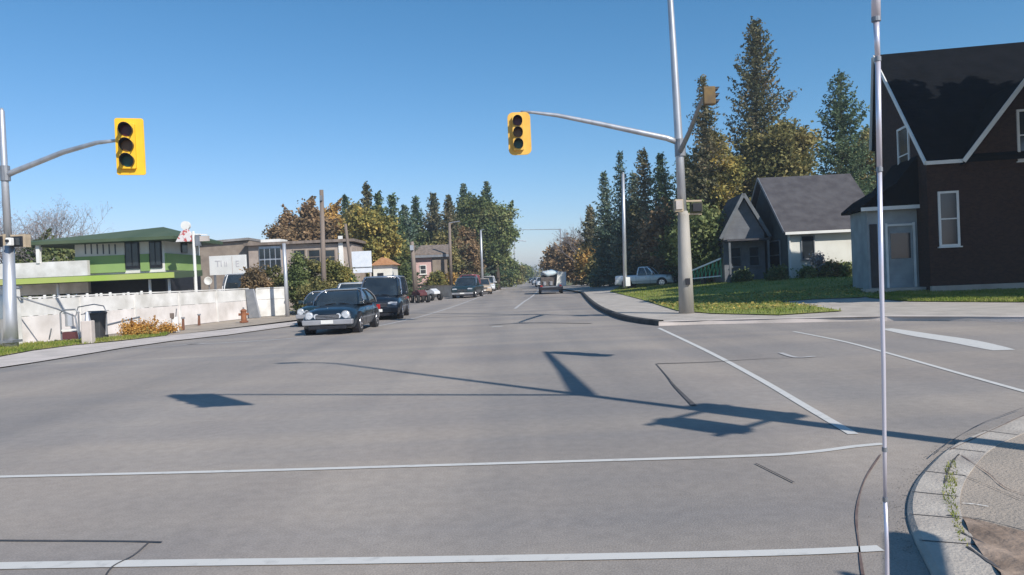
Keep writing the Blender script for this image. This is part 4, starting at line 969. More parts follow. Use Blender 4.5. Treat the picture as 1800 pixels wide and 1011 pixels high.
# ------------------------------------------------------------------ vehicles (front faces -Y locally)
def paintmat(name, c, metal=.2):
    m = mat(name, c, tuple(v * .9 for v in c), 2, .28, metal, spec=.6)
    m.node_tree.nodes['Principled BSDF'].inputs['Coat Weight'].default_value = .6
    m.node_tree.nodes['Principled BSDF'].inputs['Coat Roughness'].default_value = .06
    return m
def vehicle(name, label, cat, loc, rz, L, W, H, paint, kind='sedan', trim=None, bumper=None, group=None):
    v = thing(name, label, cat, loc, rz, group); trim = trim or M_chrome; bumper = bumper or paint; hw = W / 2
    tall = kind in ('van', 'suv'); pk = kind == 'pickup'
    bz = {'sedan': .64, 'van': .55, 'suv': .60, 'pickup': .60}[kind] * H           # belt line
    hood = bz * (.93 if not tall else .95)
    if kind == 'sedan': st = [(-.5, .36, .60, .78), (-.492, .26, .70, .86), (-.475, .20, .78, .92), (-.44, .18, .84, .965), (-.34, .17, .90, .99), (-.2, .17, .97, 1), (-.05, .17, 1, 1), (.25, .17, 1, 1), (.40, .18, .99, .985), (.465, .21, .95, .94), (.492, .27, .88, .88), (.5, .36, .78, .82)]
    elif pk: st = [(-.5, .38, .66, .88), (-.49, .3, .84, .95), (-.46, .26, .93, .98), (-.3, .25, .97, 1), (-.15, .25, 1, 1), (.45, .25, 1, 1), (.495, .27, 1, .98), (.5, .32, .97, .97)]
    else: st = [(-.5, .36, .62, .80), (-.49, .25, .76, .88), (-.465, .20, .84, .94), (-.40, .18, .91, .98), (-.28, .18, .98, 1), (-.1, .18, 1, 1), (.45, .18, 1, 1), (.49, .2, .98, .95), (.5, .3, .9, .92)]
    rings = []
    for f, zb, zt, k in st:
        zt = zt * bz; w = hw * k; zb = zb * (H / 1.45 if not tall else 1.0); h = zt - zb
        half = [(.80, 0), (.93, .05), (.98, .22), (1.0, .45), (.975, .66), (.90, .84), (.76, .96), (.45, 1.03), (.0, 1.05)] if not pk else [(.80, 0), (.93, .05), (.975, .22), (1.0, .48), (.995, .70), (.96, .88), (.88, .97), (.60, 1.02), (.0, 1.04)]
        pts = [(w * a, zb + h * c) for a, c in half]; full = pts + [(-x, z) for x, z in pts[-2::-1]]
        rings.append([(x, f * L, z) for x, z in full])
    MB().loft(rings).build('body', paint, v, smooth=False, bevel=.015)
    for p in v.children[0].data.polygons: p.use_smooth = True
    # cabin: glass block, roof, pillars
    yb0, yb1, yt0, yt1, ws = {'sedan': (-.20, .37, -.03, .20, .70), 'van': (-.30, .485, -.13, .43, .80), 'suv': (-.24, .48, -.10, .42, .78), 'pickup': (-.20, .12, -.08, .09, .80)}[kind]
    yb0, yb1, yt0, yt1 = (q * L for q in (yb0, yb1, yt0, yt1)); wb = hw * .93; wt = hw * ws; zb = bz - .03; zt = H - .07
    cv = 2.0 if kind == 'sedan' else (1.6 if tall else 1.35)
    def ring(t):
        e = t ** cv; y0 = yb0 + (yt0 - yb0) * e; y1 = yb1 + (yt1 - yb1) * e; ww = wb + (wt - wb) * t ** (cv + .2); z = zb + (zt - zb) * t
        c = .16 * (y1 - y0)
        return [(-ww * .86, y0, z), (ww * .86, y0, z), (ww, y0 + c * .5, z), (ww, y1 - c * .35, z), (ww * .86, y1, z), (-ww * .86, y1, z), (-ww, y1 - c * .35, z), (-ww, y0 + c * .5, z)]
    MB().loft([ring(t) for t in (0, .25, .5, .7, .86, 1)]).build('windows', M_glass, v)
    R1 = ring(1.0)
    def sc(r, s, dz): 
        cx = 0; cy = (yt0 + yt1) / 2; return [(x * s, cy + (y - cy) * s, z + dz) for x, y, z in r]
    MB().loft([sc(R1, 1.03, -.02), sc(R1, 1.04, .015), sc(R1, .93, .055), sc(R1, .6, .072)]).build('roof', M_chrome if kind == 'van' and paint is P_black else paint, v, smooth=True)
    R0 = ring(0.0)
    for i, j in ((0, 0), (1, 1), (2, 2), (7, 7), (3, 3), (6, 6), (4, 4), (5, 5)):
        a, c = Vector(R0[i]), Vector(R1[j]); ch_ = [Vector(ring(q)[i]) for q in (0, .25, .5, .75, 1)]; off = Vector((.008 if a.x > 0 else -.008, 0, 0)); pil = MB()
        pil.tube([q + off for q in ch_], .032, 6)
        pil.build('pillar', paint, v)
    mids = [.42] if kind == 'sedan' else ([.40] if pk else [.33, .68])
    for s in (-1, 1):
        bp_ = MB()
        for mfrac in mids:
            def pt(t): q = ring(t); y0 = q[2][1]; y1 = q[3][1]; return Vector((s * (q[2][0] + .008), y0 + (y1 - y0) * mfrac, q[2][2]))
            bp_.tube([pt(q) for q in (0, .25, .5, .75, 1)], .034, 6)
        bp_.build('door_pillar', paint, v)
        # bright drip rail over the side windows
        rr_ = [ring(t)[2 if s > 0 else 7] for t in (.0, .25, .5, .75, 1)] + [ring(t)[3 if s > 0 else 6] for t in (1, .75, .5, .25, .0)]
        MB().tube([Vector(q) + Vector((s * .022, 0, .01)) for q in rr_], .024, 5).build('window_trim', trim, v)
        MB().bar((s * (hw + .006), -.36 * L, .46 * bz + .05), (s * (hw + .006), .40 * L, .46 * bz + .05), .012, .035).build('side_moulding', M_metald, v)
        for yy in (-.045 * L, .20 * L):
            MB().box((s * (hw * .995), yy, bz * .80), (.02, .16, .028)).build('door_handle', trim, v)
            MB().box((s * (hw * 1.0 + .001), yy - .12 * L * .6, bz * .58), (.006, .012, bz * .62)).build('door_gap', M_black, v)
        mr = MB(); mr.box((s * (hw + .11), yb0 + .22, bz + .06), (.2, .10, .13)); mo = mr.build('mirror', paint, v, bevel=.03)
        MB().box((s * (hw + .02), yb0 + .24, bz + .02), (.1, .05, .05)).build('bracket', M_black, mo)
        # lamps
        hx = hw * .66; hz_ = bz * (.66 if not pk else .72)
        if kind == 'sedan':
            hl = MB().tube([(s * hx, -.43 * L, hz_), (s * hx, -.494 * L - .012, hz_), (s * hx, -.494 * L - .03, hz_)], [.13, .13, .10], 20).build('headlight', M_head, v)
            MB().tube([(s * (hx - .24), -.44 * L, hz_ - .02), (s * (hx - .24), -.5 * L - .012, hz_ - .02)], [.085, .085], 16).build('headlight', M_head, v)
            MB().tube([(s * hx, -.49 * L, hz_), (s * hx, -.494 * L - .018, hz_)], .15, 20).build('headlight_ring', M_chrome, v)
        else: MB().prism([(s * (hx - .21), hz_ - .07), (s * (hx + .17), hz_ - .08), (s * (hx + .20), hz_ + .06), (s * (hx - .10), hz_ + .085), (s * (hx - .21), hz_ + .05)], 'y', -.497 * L - .005, -.43 * L).build('headlight', M_head, v, bevel=.012)
        MB().box((s * hw * .82, .495 * L, bz * .75), (.26, .08, .18)).build('tail_light', M_red, v, bevel=.01)
    wr = .33 if kind == 'sedan' else .36
    for sy in (-.315, .295):
        for s in (-1, 1):
            y = sy * L
            ar = MB(); ar.tube([(s * (hw - .22), y, wr), (s * (hw + .003), y, wr)], wr * 1.17, 26); ar.build('wheel_arch', M_black, v)
            t_ = MB(); t_.tube([(s * (hw - .20), y, wr), (s * (hw - .19), y, wr), (s * (hw + .004), y, wr), (s * (hw + .018), y, wr)], [wr * .9, wr, wr, wr * .93], 26)
            wo_ = t_.build('wheel', M_tyre, v)
            MB().tube([(s * (hw + .0), y, wr), (s * (hw + .026), y, wr)], [wr * .66, wr * .62], 22).build('rim', M_chrome, wo_)
            sp_ = MB()
            for k in range(5):
                a = k * 1.2566 + .3; sp_.box((s * (hw + .028), y + math.cos(a) * wr * .36, wr + math.sin(a) * wr * .36), (.012, .05, wr * .34), rx=a - math.pi / 2 + .63)
            sp_.build('rim_gap', M_black, wo_)
    fr_ = [ring(t)[7] for t in (.3, .6, .85)] + [ring(1)[0], ring(1)[1]] + [ring(t)[2] for t in (.85, .6, .3)]
    MB().tube([Vector(q) + Vector((0, -.02, .025)) for q in fr_], .026, 5).build('windscreen_trim', trim, v)
    # front
    gh = .15 if kind == 'sedan' else .2
    MB().prism([(x, z + bz * .62) for x, z in rrect(W * .42, gh, .04)], 'y', -.5 * L - .022, -.45 * L).build('grille', M_black, v)
    for k in (-1, 0, 1): MB().box((0, -.5 * L - .028, bz * .62 + k * gh * .3), (W * .40, .014, .014)).build('grille_bar', trim, v)
    MB().prism([(-hw * .9, .33), (hw * .9, .33), (hw * .92, .50 if not tall else .55), (-hw * .92, .50 if not tall else .55)], 'y', -.5 * L - .07, -.45 * L).build('bumper', bumper, v, bevel=.03)
    MB().box((0, -.5 * L - .03, .25), (W * .68, .10, .11)).build('air_intake', M_black, v, bevel=.01)
    MB().box((0, -.5 * L - .078, .43), (.40, .012, .12)).build('license_plate', M_white, v)
    MB().prism([(-hw * .9, .30), (hw * .9, .30), (hw * .92, .56), (-hw * .92, .56)], 'y', .46 * L, .5 * L + .06).build('rear_bumper', bumper, v, bevel=.03)
    for s in (-1, 1): MB().bar((s * .42, yb0 - .015, bz + .0), (s * .05, yb0 + .02, bz + .045), .02, .015).build('wiper', M_black, v)
    return v
P_navy = paintmat('dark_blue_paint', (.012, .022, .034)); P_black = paintmat('black_paint', (.010, .014, .022)); P_white = paintmat('white_car_paint', (.72, .73, .75), 0)
P_silver = paintmat('silver_paint', (.42, .45, .48), .5); P_teal = paintmat('dark_teal_paint', (.015, .035, .042)); P_red = paintmat('red_car_paint', (.35, .03, .03)); P_tan = paintmat('beige_paint', (.45, .36, .26), 0)
M_bump = mat('grey_bumper', (.34, .34, .36), (.28, .28, .30), 3, .4, .2)

vehicle('sedan', 'dark blue sedan with silver bumper, nearest car on the left, front facing', 'car', (-6.02, 26.3, 0), math.radians(-1), 4.4, 1.82, 1.50, P_navy, 'sedan', bumper=M_bump)
vehicle('small_car', 'small low dark teal car half hidden left of the dark blue sedan', 'car', (-8.0, 31.6, 0), math.radians(0), 3.9, 1.55, 1.42, P_teal, 'sedan', bumper=M_bump)
vehicle('minivan', 'dark minivan with bright roof line, right behind the dark blue sedan', 'minivan', (-6.02, 34.7, 0), math.radians(3), 4.8, 1.96, 1.96, P_black, 'van')
vehicle('parked_car', 'white car mostly hidden behind the dark minivan', 'car', (-8.9, 41.5, 0), math.radians(3), 4.5, 1.8, 1.75, P_white, 'suv')
vehicle('pickup_truck', 'dark green-grey pickup with pale bumper, standing on the left shoulder farther on', 'pickup', (-4.05, 68.0, 0), math.radians(-8), 5.3, 2.1, 1.85, P_teal, 'pickup', bumper=M_bump)
vehicle('pickup_truck', 'red-roofed vehicle standing behind the dark green-grey pickup', 'car', (-4.4, 76.5, 0), math.radians(-4), 4.9, 2.0, 2.15, P_red, 'van')
vehicle('parked_car', 'beige car right behind the dark green-grey pickup', 'car', (-3.2, 80.0, 0), math.radians(6), 4.4, 1.8, 1.7, P_tan, 'suv')
vehicle('white_truck', 'white pickup truck behind the fence under the white board sign', 'pickup', (at(400, 500, 46).x, 48.5, -.05), math.radians(8), 5.4, 2.25, 2.72, P_white, 'pickup')
z_ = terrain(10.8, 62)
vehicle('pickup_truck', 'white pickup parked on the right lawn beside the grey metal pole', 'pickup', (at(1139, 490, 60).x, 61, z_ - .02), math.radians(68), 4.7, 1.9, 1.7, P_white, 'pickup')
# parked bikes / small carts at far left shoulder
def cart(label, x, y, rz, m1):
    c = thing('quad_bike', label, 'quad bike', (x, y, 0), rz)
    for sx in (-.42, .42):
        for sy in (-.6, .6):
            wh = MB().tube([(sx - .1, sy, .3), (sx + .1, sy, .3)], .3, 16).build('wheel', M_tyre, c); MB().tube([(sx - .11, sy, .3), (sx + .11, sy, .3)], .13, 10).build('rim', M_chrome, wh)
    MB().loft([[(-.3, -.85, .55), (.3, -.85, .55), (.3, -.85, .75), (-.3, -.85, .75)], [(-.38, -.3, .5), (.38, -.3, .5), (.3, -.3, 1.0), (-.3, -.3, 1.0)], [(-.3, .3, .5), (.3, .3, .5), (.22, .3, .85), (-.22, .3, .85)], [(-.32, .9, .55), (.32, .9, .55), (.3, .9, .85), (-.3, .9, .85)]]).build('body', m1, c, bevel=.03)
    MB().tube([(-.4, -.42, 1.15), (0, -.35, 1.1), (.4, -.42, 1.15)], .03, 6).build('handlebar', M_black, c)
    MB().box((0, .25, .92), (.3, .7, .14)).build('seat', M_black, c, bevel=.04)
cart('maroon quad bike on the left shoulder just right of the minivan', at(737, 505, 57).x, 57, .5, MATS['maroon_paint'])
cart('white and brown quad bike on the left shoulder, the farther one', at(758, 503, 62).x, 62, .7, P_white)
# loaded truck ahead in the right lane, seen from behind (its back faces the camera)
Dt = 68.0
tr = thing('loaded_truck', 'small flatbed truck carrying a white load, driving away in the middle of the road', 'truck', (at(968, 500, Dt).x, Dt, 0), math.radians(-2))
MB().box((0, 1.5, .62), (2.0, 5.2, .16)).build('flatbed', M_metald, tr, bevel=.02)
MB().box((0, -1.14, .48), (2.05, .1, .26)).build('bumper', M_black, tr, bevel=.02)
for s in (-1, 1):
    for y in (-.3, 3.6):
        wq = MB().tube([(s * .98 - .14, y, .4), (s * .98 + .10, y, .4)], .4, 18).build('wheel', M_tyre, tr); MB().tube([(s * .98 - .15, y, .4), (s * .98 + .12, y, .4)], .18, 12).build('rim', M_metal, wq)
    MB().box((s * .86, -1.16, .74), (.22, .06, .1)).build('tail_light', M_red, tr)
MB().loft([[(-.85, 2.6, .7), (.85, 2.6, .7), (.85, 2.6, 1.9), (-.85, 2.6, 1.9)], [(-.9, 3.0, .7), (.9, 3.0, .7), (.8, 3.0, 2.1), (-.8, 3.0, 2.1)], [(-.9, 4.4, .7), (.9, 4.4, .7), (.75, 4.4, 2.05), (-.75, 4.4, 2.05)]]).build('cab', P_teal, tr, bevel=.05)
ld = thing('tarp_load', 'white and pale blue lumpy tarp load on top of the flatbed truck', 'load', (at(968, 500, Dt).x - .1, Dt, .72), 0)
rng_ = np.random.default_rng(5); rg = []
for i, (y, k) in enumerate(((-.75, .6), (-.6, .9), (.0, 1.0), (.8, .95), (1.6, .85), (2.2, .6))):
    rg.append([(math.cos(a) * .80 * k * (1 + .2 * math.sin(3 * a + i)) * (1 + .12 * rng_.normal()), y, 1.12 + math.sin(a) * .34 * k * (1 + .30 * rng_.normal())) for a in np.linspace(0, 2 * math.pi, 14, endpoint=False)])
MB().loft(rg).build('tarp', mat('pale_tarp', (.40, .52, .56), (.55, .56, .57), 3, .6), ld, smooth=True)
MB().box((.0, .3, .42), (1.6, 2.0, .8)).build('crate', mat('stained_wood', (.12, .10, .09), (.07, .06, .055), 3), ld)
for s in (-.5, .1): MB().tube([(s, -.68, .1), (s, -.74, .42)], .16, 10).build('drum', M_metal, ld)
pnl = thing('leaning_panel', 'pale grey sheet standing at the right rear of the flatbed truck', 'panel', (at(987, 500, Dt).x - .15, Dt - .9, .70), .25)
MB().prism([(-.42, 0), (.42, 0), (.46, 1.25), (-.22, 1.3)], 'y', -.04, .04).build('sheet', M_cream, pnl)
MB().bar((.46, 0, 0), (.50, 0, 1.25), .08, .12).build('edge_strip', MATS['pale_blue_paint'], pnl)
for k, (px, D, lab, pm) in enumerate(((943, 150, 'small grey car far ahead on the road, left of the truck', P_silver), (951, 118, 'pale car far ahead just left of the truck', P_white), (936, 190, 'tiny dark car farthest ahead on the road', P_black))):
    vehicle('distant_car', lab, 'car', (at(px, 495, D).x, D, 0), 0, 4.5, 1.8, 1.5, pm, 'sedan')
vehicle('parked_car', 'small pale van at the roadside under the left trees, beyond the pickups', 'van', (at(857, 490, 96).x, 98, 0), 0, 4.6, 1.9, 2.0, P_white, 'van')

# ------------------------------------------------------------------ trees
T = []
def S(px, pyt, D, r, leaf, seed, label, group='spruces along the road', **k):
    x = at(px, 480, D).x; z0_ = (terrain(x, D) if x > edge_r(D) else 0) - .05
    t = spruce(at(px, pyt, D).z - z0_, r, seed, leaf, **k); t.location = (x, D, z0_); tag(t, label, 'spruce tree', group); T.append(t); return t
def Dc_(px, pyt, D, wpx, leaf, seed, label, group='broadleaf trees along the road', cat='tree', **k):
    x = at(px, 480, D).x; z0_ = (terrain(x, D) if x > edge_r(D) else 0) - .05
    t = decid(at(px, pyt, D).z - z0_, wpx * D / F, seed, leaf, **k); t.location = (x, D, z0_); tag(t, label, cat, group); T.append(t); return t
# right side
S(1338, 28, 60, 4.3, 'spruce_brown', 11, 'tallest spruce, standing behind the grey house', dens=1.15, nsz=.19)
S(1488, 119, 62, 4.1, 'spruce', 12, 'broad dark spruce behind the cream house and brick house', dens=1.1, nsz=.19)
Dc_(1528, 205, 66, 90, 'olive', 13, 'olive and orange tree behind the broad dark spruce, beside the chrome rod', n=9000)
S(1252, 132, 56, 2.2, 'spruce_brown', 14, 'pointed yellowish spruce just right of the right signal pole', dens=1.1)
Dc_(1258, 205, 57, 105, 'olive', 15, 'olive-brown tree between the right signal pole and the tallest spruce', n=10000, top=.6, z0=.10)
Dc_(1274, 235, 56, 100, 'gold', 16, 'golden tree in front of the tallest spruce', n=8000, top=.5, z0=.12)
Dc_(1372, 190, 57, 138, 'olive', 17, 'broad green-olive tree right of the tallest spruce, above the cream house', n=16000, z0=.2)
Dc_(1236, 330, 50, 100, 'green', 18, 'dark green tree right behind the right signal pole', n=13000, z0=.03)
Dc_(1330, 300, 59, 120, 'dark', 19, 'dark green tree over the grey house roof', n=12000, z0=.25)
S(1206, 262, 62, 2.3, 'spruce', 20, 'dark spruce directly behind the right signal pole')
S(1174, 268, 66, 2.1, 'spruce', 21, 'dark spruce just left of the right signal pole', nsz=.19)
S(1141, 257, 68, 2.1, 'spruce_brown', 22, 'tall ragged spruce midway between the grey metal pole and the right signal pole', sparse=.12, nsz=.19)
S(1120, 300, 74, 1.9, 'spruce_blue', 29, 'shorter spruce just right of the grey metal pole', nsz=.19)
S(1097, 265, 70, 1.6, 'spruce_blue', 23, 'thin spruce rising behind the grey metal pole', sparse=.25, nsz=.18)
S(1071, 300, 76, 1.7, 'spruce_blue', 24, 'thin spruce left of the grey metal pole', nsz=.2)
S(1042, 360, 92, 2.0, 'spruce_brown', 25, 'leftmost spruce of the right-hand row', nsz=.24)
for k, (px, py, D, wp, lf, lab) in enumerate([
    (1178, 355, 64, 110, 'rust', 'dark brown shrubby tree below the spruces left of the signal pole'),
    (1215, 380, 58, 90, 'dark', 'dark shrubby tree at the foot of the right signal pole spruces'),
    (1125, 365, 72, 90, 'olive', 'brown-green tree behind the white pickup on the lawn'),
    (1085, 385, 78, 70, 'dark', 'dark green tree behind the grey metal pole foot'),
    (1045, 425, 92, 70, 'orange', 'orange-gold roadside tree left of the grey metal pole'),
    (1012, 418, 105, 62, 'rust', 'rust-brown roadside tree right of the loaded truck'),
    (985, 425, 120, 60, 'rust', 'rust and olive roadside tree behind the loaded truck'),
    (1060, 445, 84, 50, 'olive', 'yellow-green shrub tree at the kerb end left of the grey metal pole')]):
    Dc_(px, py, D, wp, lf, 40 + k, lab, n=8000, z0=.03, nsz=.16 + .0012 * D, fill=.3)
tb1 = bare(8.6, 5, 51, 5); tb1.location = (at(1010, 480, 108).x, 108, .3); tag(tb1, 'bare grey tree above the rust-brown roadside tree', 'bare tree', 'bare trees')
tb2 = bare(9.6, 6, 52, 5); tb2.location = (at(1030, 480, 100).x, 100, .3); tag(tb2, 'bare grey tree just left of the leftmost right-hand spruce', 'bare tree', 'bare trees')
# left side
for k, (px, py, D, wp, lf, lab, kw) in enumerate([
    (515, 372, 80, 80, 'rust', 'rust-coloured tree at the left end of the tree row above the tan building', {}),
    (555, 338, 82, 85, 'rust', 'tall rust-coloured tree behind the tall wooden pole', dict(top=.6)),
    (590, 345, 84, 60, 'orange', 'brown-orange tree just right of the tall wooden pole', dict(top=.6)),
    (655, 352, 66, 92, 'gold', 'golden-green tree above the blank white sign', dict(z0=.1)),
    (630, 345, 72, 50, 'olive', 'olive tree left of the golden-green tree', dict(top=.5)),
    (690, 400, 70, 60, 'dark', 'dark green tree behind the dark minivan', dict(z0=.02)),
    (750, 400, 96, 60, 'dark', 'dark green tree above the pink house', dict(z0=.05)),
    (780, 400, 90, 60, 'olive', 'olive-brown tree right of the pink house', dict(z0=.02)),
    (815, 395, 96, 70, 'rust', 'brown roadside tree behind the dark green-grey pickup', dict(z0=.02)),
    (835, 338, 100, 85, 'dark', 'broad dark green tree in the middle of the left row', dict(z0=.2)),
    (875, 340, 104, 88, 'green', 'broad green tree at the right end of the left row, overhanging the road', dict(z0=.22)),
    (850, 440, 112, 70, 'olive', 'olive undergrowth tree below the broad green tree', dict(z0=.02)),
    (885, 448, 130, 55, 'green', 'green roadside tree under the overhanging crown', dict(z0=.02)),
    (905, 462, 170, 40, 'olive', 'small far roadside tree on the left, before the horizon', dict(z0=.02)),
    (922, 466, 220, 26, 'green', 'smallest far tree on the left at the vanishing point', dict(z0=.02))]):
    Dc_(px, py, D, wp, lf, 60 + k, lab, n=9000, nsz=.14 + .0012 * D, **kw)
for k, (px, py, D, r, lf, lab) in enumerate([
    (651, 318, 78, 1.8, 'spruce_brown', 'narrow spruce rising behind the golden-green tree'),
    (674, 335, 76, 2.0, 'spruce', 'spruce just right of the golden-green tree'),
    (698, 340, 74, 2.0, 'spruce', 'spruce above the dark minivan'),
    (714, 360, 80, 1.8, 'spruce_blue', 'shorter spruce left of the gap before the pink house'),
    (737, 343, 98, 2.1, 'spruce', 'narrow spruce above the pink house roof, left one'),
    (763, 336, 98, 2.6, 'spruce_brown', 'fuller spruce above the pink house roof, right one'),
    (796, 342, 94, 2.4, 'spruce_brown', 'spruce behind the brown street pole'),
    (822, 322, 102, 2.9, 'spruce_blue', 'tall spruce in the middle of the left row'),
    (861, 317, 106, 2.6, 'spruce', 'tallest spruce of the left row, near the road'),
    (612, 340, 86, 1.6, 'spruce', 'slim spruce left of the golden-green tree')]):
    S(px, py, D, r, lf, 90 + k, lab, nsz=.15 + .001 * D, sparse=.05)
tb3 = bare(9.6, 7.5, 54, 6); tb3.location = (at(58, 470, 52).x, 52, -.1); tag(tb3, 'wide bare grey tree at the left edge above the green building', 'bare tree', 'bare trees')
tb4 = bare(8.4, 5.5, 55, 6); tb4.location = (at(10, 470, 54).x, 54, -.1); tag(tb4, 'bare grey tree behind the left pole and its arm', 'bare tree', 'bare trees')
tb5 = bare(9.0, 6.5, 57, 6); tb5.location = (at(96, 470, 55).x, 55, -.1); tag(tb5, 'bare grey tree right of the wide one at the left edge', 'bare tree', 'bare trees')
Dc_(82, 412, 50.5, 130, 'dark', 81, 'dark evergreen bush tree left of the green building', n=7000, z0=.02)
# bushes
def bush(px, pyt, D, wpx, leaf, seed, label, n=4500, cat='bush', name='bush', **k):
    x = at(px, 480, D).x; z0_ = terrain(x, D) - .02 if x > edge_r(D) else -.02
    h = at(px, pyt, D).z - z0_
    t = decid(h, wpx * D / F, seed, leaf, n=n, z0=.02, nsz=k.pop('nsz', .11), blobs=k.pop('blobs', 26), name=name, fill=.25, **k); t.location = (x, D, z0_)
    return tag(t, label, cat)
bush(452, 466, 46, 62, 'rust', 120, 'brown clipped hedge bush behind the fence, left one', name='hedge_bush')
bush(482, 468, 47, 50, 'olive', 121, 'olive brown hedge bush behind the short white fence', name='hedge_bush')
bush(522, 448, 45, 46, 'green', 122, 'green bush tree left of the tall wooden pole', n=6000)
bush(548, 440, 47, 56, 'olive', 123, 'tall pale olive bush right behind the tall wooden pole', n=6000)
bush(592, 444, 46, 52, 'gold', 124, 'yellow-green bush right of the tall wooden pole', n=6000)
bush(560, 490, 43, 70, 'olive', 125, 'low brown-green bush behind the dark blue sedan roof', n=4000)
bush(612, 470, 47, 30, 'green', 126, 'green bush against the slim wooden pole')
bush(768, 478, 78.5, 34, 'gold', 127, 'gold-green bush in front of the pink house', nsz=.2)
bush(785, 474, 80, 45, 'orange', 128, 'orange flowering bush left of the brown street pole', nsz=.2)
bush(1442, 445, 44.3, 26, 'grey', 129, 'thin dry shrub standing against the cream wall', n=1100, nsz=.10)
bush(1420, 470, 44, 26, 'green', 130, 'low green plant under the cream house window', n=1300)
bush(1458, 466, 44, 40, 'olive', 131, 'leafy flower bed plant at the middle of the cream wall', n=2500)
bush(1484, 464, 44, 40, 'green', 132, 'green flower bed plant at the right end of the cream wall', n=2500)
bush(1466, 462, 43.7, 12, 'rust', 133, 'red-brown flower clump in the flower bed', n=700)
bush(1048, 482, 80, 22, 'gold', 134, 'bright yellow-green shrub at the kerb end', nsz=.2, n=2500)
bush(1365, 470, 44, 30, 'dark', 135, 'dark shrub at the left corner of the cream house', n=2500)
bush(1304, 478, 46.5, 30, 'dark', 136, 'small dark shaded shrub before the grey house', n=2000)
bush(1250, 440, 52, 70, 'rust', 137, 'dark rust-brown shrub behind the green trellis', n=5000)
xw = G(250, 592)
for k, (px, py, w_px, h_, lf, lab) in enumerate([(232, 590, 34, .75, 'weed', 'tall orange weed clump at the foot of the white fence'), (262, 589, 80, .40, 'weed', 'low orange weeds left of the white bollard'), (296, 585, 30, .42, 'weed', 'yellow weeds touching the white bollard')]):
    p = G(px, py); t = decid(h_ * .58, w_px * p.y / F, 140 + k, lf, n=1500, z0=.02, nsz=.05, blobs=20, name='weed_clump', fill=.2); t.location = p; tag(t, lab, 'weeds')
# off-frame trees to the right that shade the brick house and the lawn
for k, (x, y, h, wd, z0q) in enumerate([(24.4, 26.3, 18, 7.4, .34), (28.4, 25.6, 16, 8, .2), (34, 25.5, 16, 8, .2), (20.3, 22.2, 14, 6.6, .5), (29, 18.5, 17, 7, .3)]):
    t = decid(h, wd, 150 + k, 'green', n=9000, z0=z0q, nsz=.6, blobs=44, fill=.1); t.location = (x, y, .1); tag(t, 'leafy tree outside the frame on the right', 'tree', 'shade trees outside the frame')
# far woods on both sides to the horizon
rng = np.random.default_rng(7)
def woods(name, x0, x1, y0, y1, n, leaf, hmax):
    k = rng.uniform(0, 1, n); y = y0 + (y1 - y0) * k; x = x0 + (x1 - x0) * rng.uniform(0, 1, n) + .031 * (y - y0)
    hh = hmax * (.55 + .45 * np.sin(x * .35 + y * .05) * np.cos(y * .11 + x * .2)); z = np.abs(rng.uniform(0, 1, n)) ** .8 * hh
    P = np.stack([x, y, z], 1); tag(quads_mesh(name, leaf_quads(P, .75, rng, .3, .7), LEAF[leaf]), kind='stuff')
woods('far_woods', 14, 90, 125, 420, 26000, 'olive', 8)
woods('far_woods', -90, -16, 140, 420, 26000, 'dark', 9)
woods('far_woods', -140, 160, 430, 480, 14000, 'olive', 9)

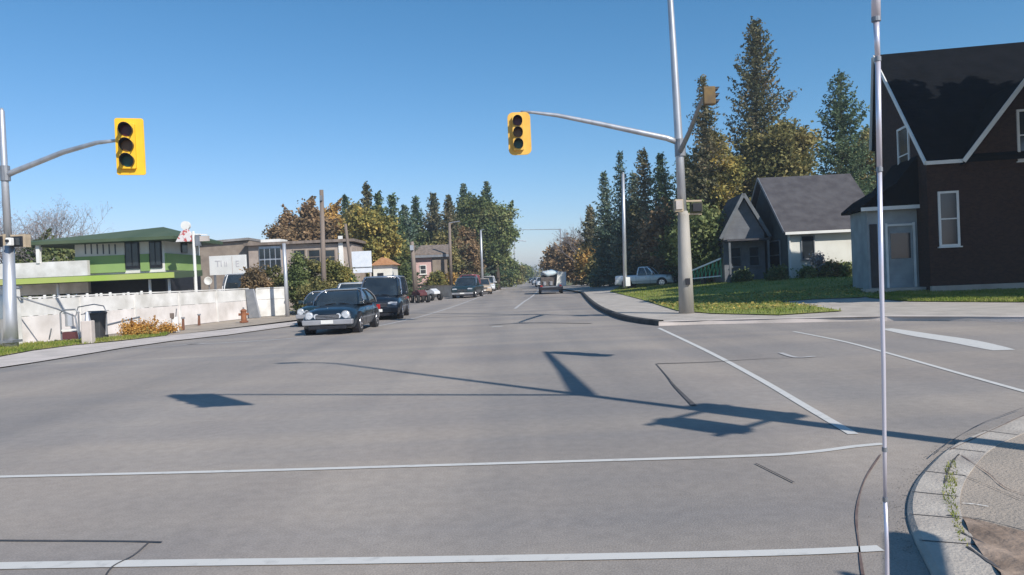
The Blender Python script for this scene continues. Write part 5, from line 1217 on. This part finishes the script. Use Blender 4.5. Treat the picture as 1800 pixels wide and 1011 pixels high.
# ------------------------------------------------------------------ grass blades
def inside(P, poly):
    x, y = P[:, 0], P[:, 1]; c = np.zeros(len(P), bool); n = len(poly)
    for i in range(n):
        x1, y1 = poly[i]; x2, y2 = poly[(i + 1) % n]
        m = ((y1 > y) != (y2 > y)) & (x < (x2 - x1) * (y - y1) / ((y2 - y1) or 1e-9) + x1); c ^= m
    return c
def blades(name, poly, n, h, m, zf, label=None):
    P = np.array([(p[0], p[1]) for p in poly]); lo, hi = P.min(0), P.max(0)
    q = rng.uniform(lo, hi, (n, 2)); q = q[inside(q, [tuple(p) for p in P])]; n = len(q)
    z = np.array([zf(a, c) for a, c in q]); a = rng.uniform(0, math.pi, n); w_ = h * .22; hh = h * rng.uniform(.5, 1.3, n)
    bx = np.cos(a) * w_; by = np.sin(a) * w_; ln = rng.normal(size=(n, 2)) * h * .35
    A_ = np.stack([q[:, 0] - bx, q[:, 1] - by, z], 1); B_ = np.stack([q[:, 0] + bx, q[:, 1] + by, z], 1); C_ = np.stack([q[:, 0] + ln[:, 0], q[:, 1] + ln[:, 1], z + hh], 1)
    tag(quads_mesh(name, np.stack([A_, B_, C_], 1), m), kind='stuff')
blades('grass', L2(lawnA), 60000, .09, M_grass, tz(.02))
blades('grass', L2(lawnB), 26000, .09, M_grass, tz(.02))
blades('grass', L2(verge), 13000, .09, M_grass, lambda x, y: .015)
moss = [G(*p, .035) for p in [(1664, 812), (1678, 808), (1684, 840), (1680, 880), (1692, 925), (1700, 960), (1686, 950), (1668, 900), (1656, 870)]]
blades('weeds', L2(moss), 5000, .02, M_grass, lambda x, y: .035)
fl = np.random.default_rng(21); q = fl.uniform([6, 25], [17, 36], (2600, 2)); q = q[inside(q, [tuple(p) for p in L2(lawnA)])]
P = np.stack([q[:, 0], q[:, 1], [terrain(a, c) + .09 for a, c in q]], 1)
tag(quads_mesh('fallen_leaves', leaf_quads(P, .06, fl, 1.5, .7), LEAF['gold']), kind='stuff')
dryl = [G(*p) for p in [(0, 624), (60, 612), (150, 603), (215, 597), (150, 605), (60, 616)]]
blades('dry_grass', L2(dryl), 1500, .05, LEAF['gold'], lambda x, y: .015)

# ------------------------------------------------------------------ haze: even thin air round the whole scene
hz = MB(); hz.box((0, 2000, 12), (6400, 4900, 26)); ho = hz.build('haze', None)
hm = bpy.data.materials.new('haze_air'); hm.use_nodes = True; hn = hm.node_tree.nodes; hn.clear()
hv = hn.new('ShaderNodeVolumePrincipled'); hv.inputs['Color'].default_value = (.80, .90, 1, 1); hv.inputs['Density'].default_value = .0008; hv.inputs['Anisotropy'].default_value = .2
hq = hn.new('ShaderNodeOutputMaterial'); hm.node_tree.links.new(hv.outputs[0], hq.inputs['Volume']); ho.data.materials.append(hm); tag(ho, kind='stuff')
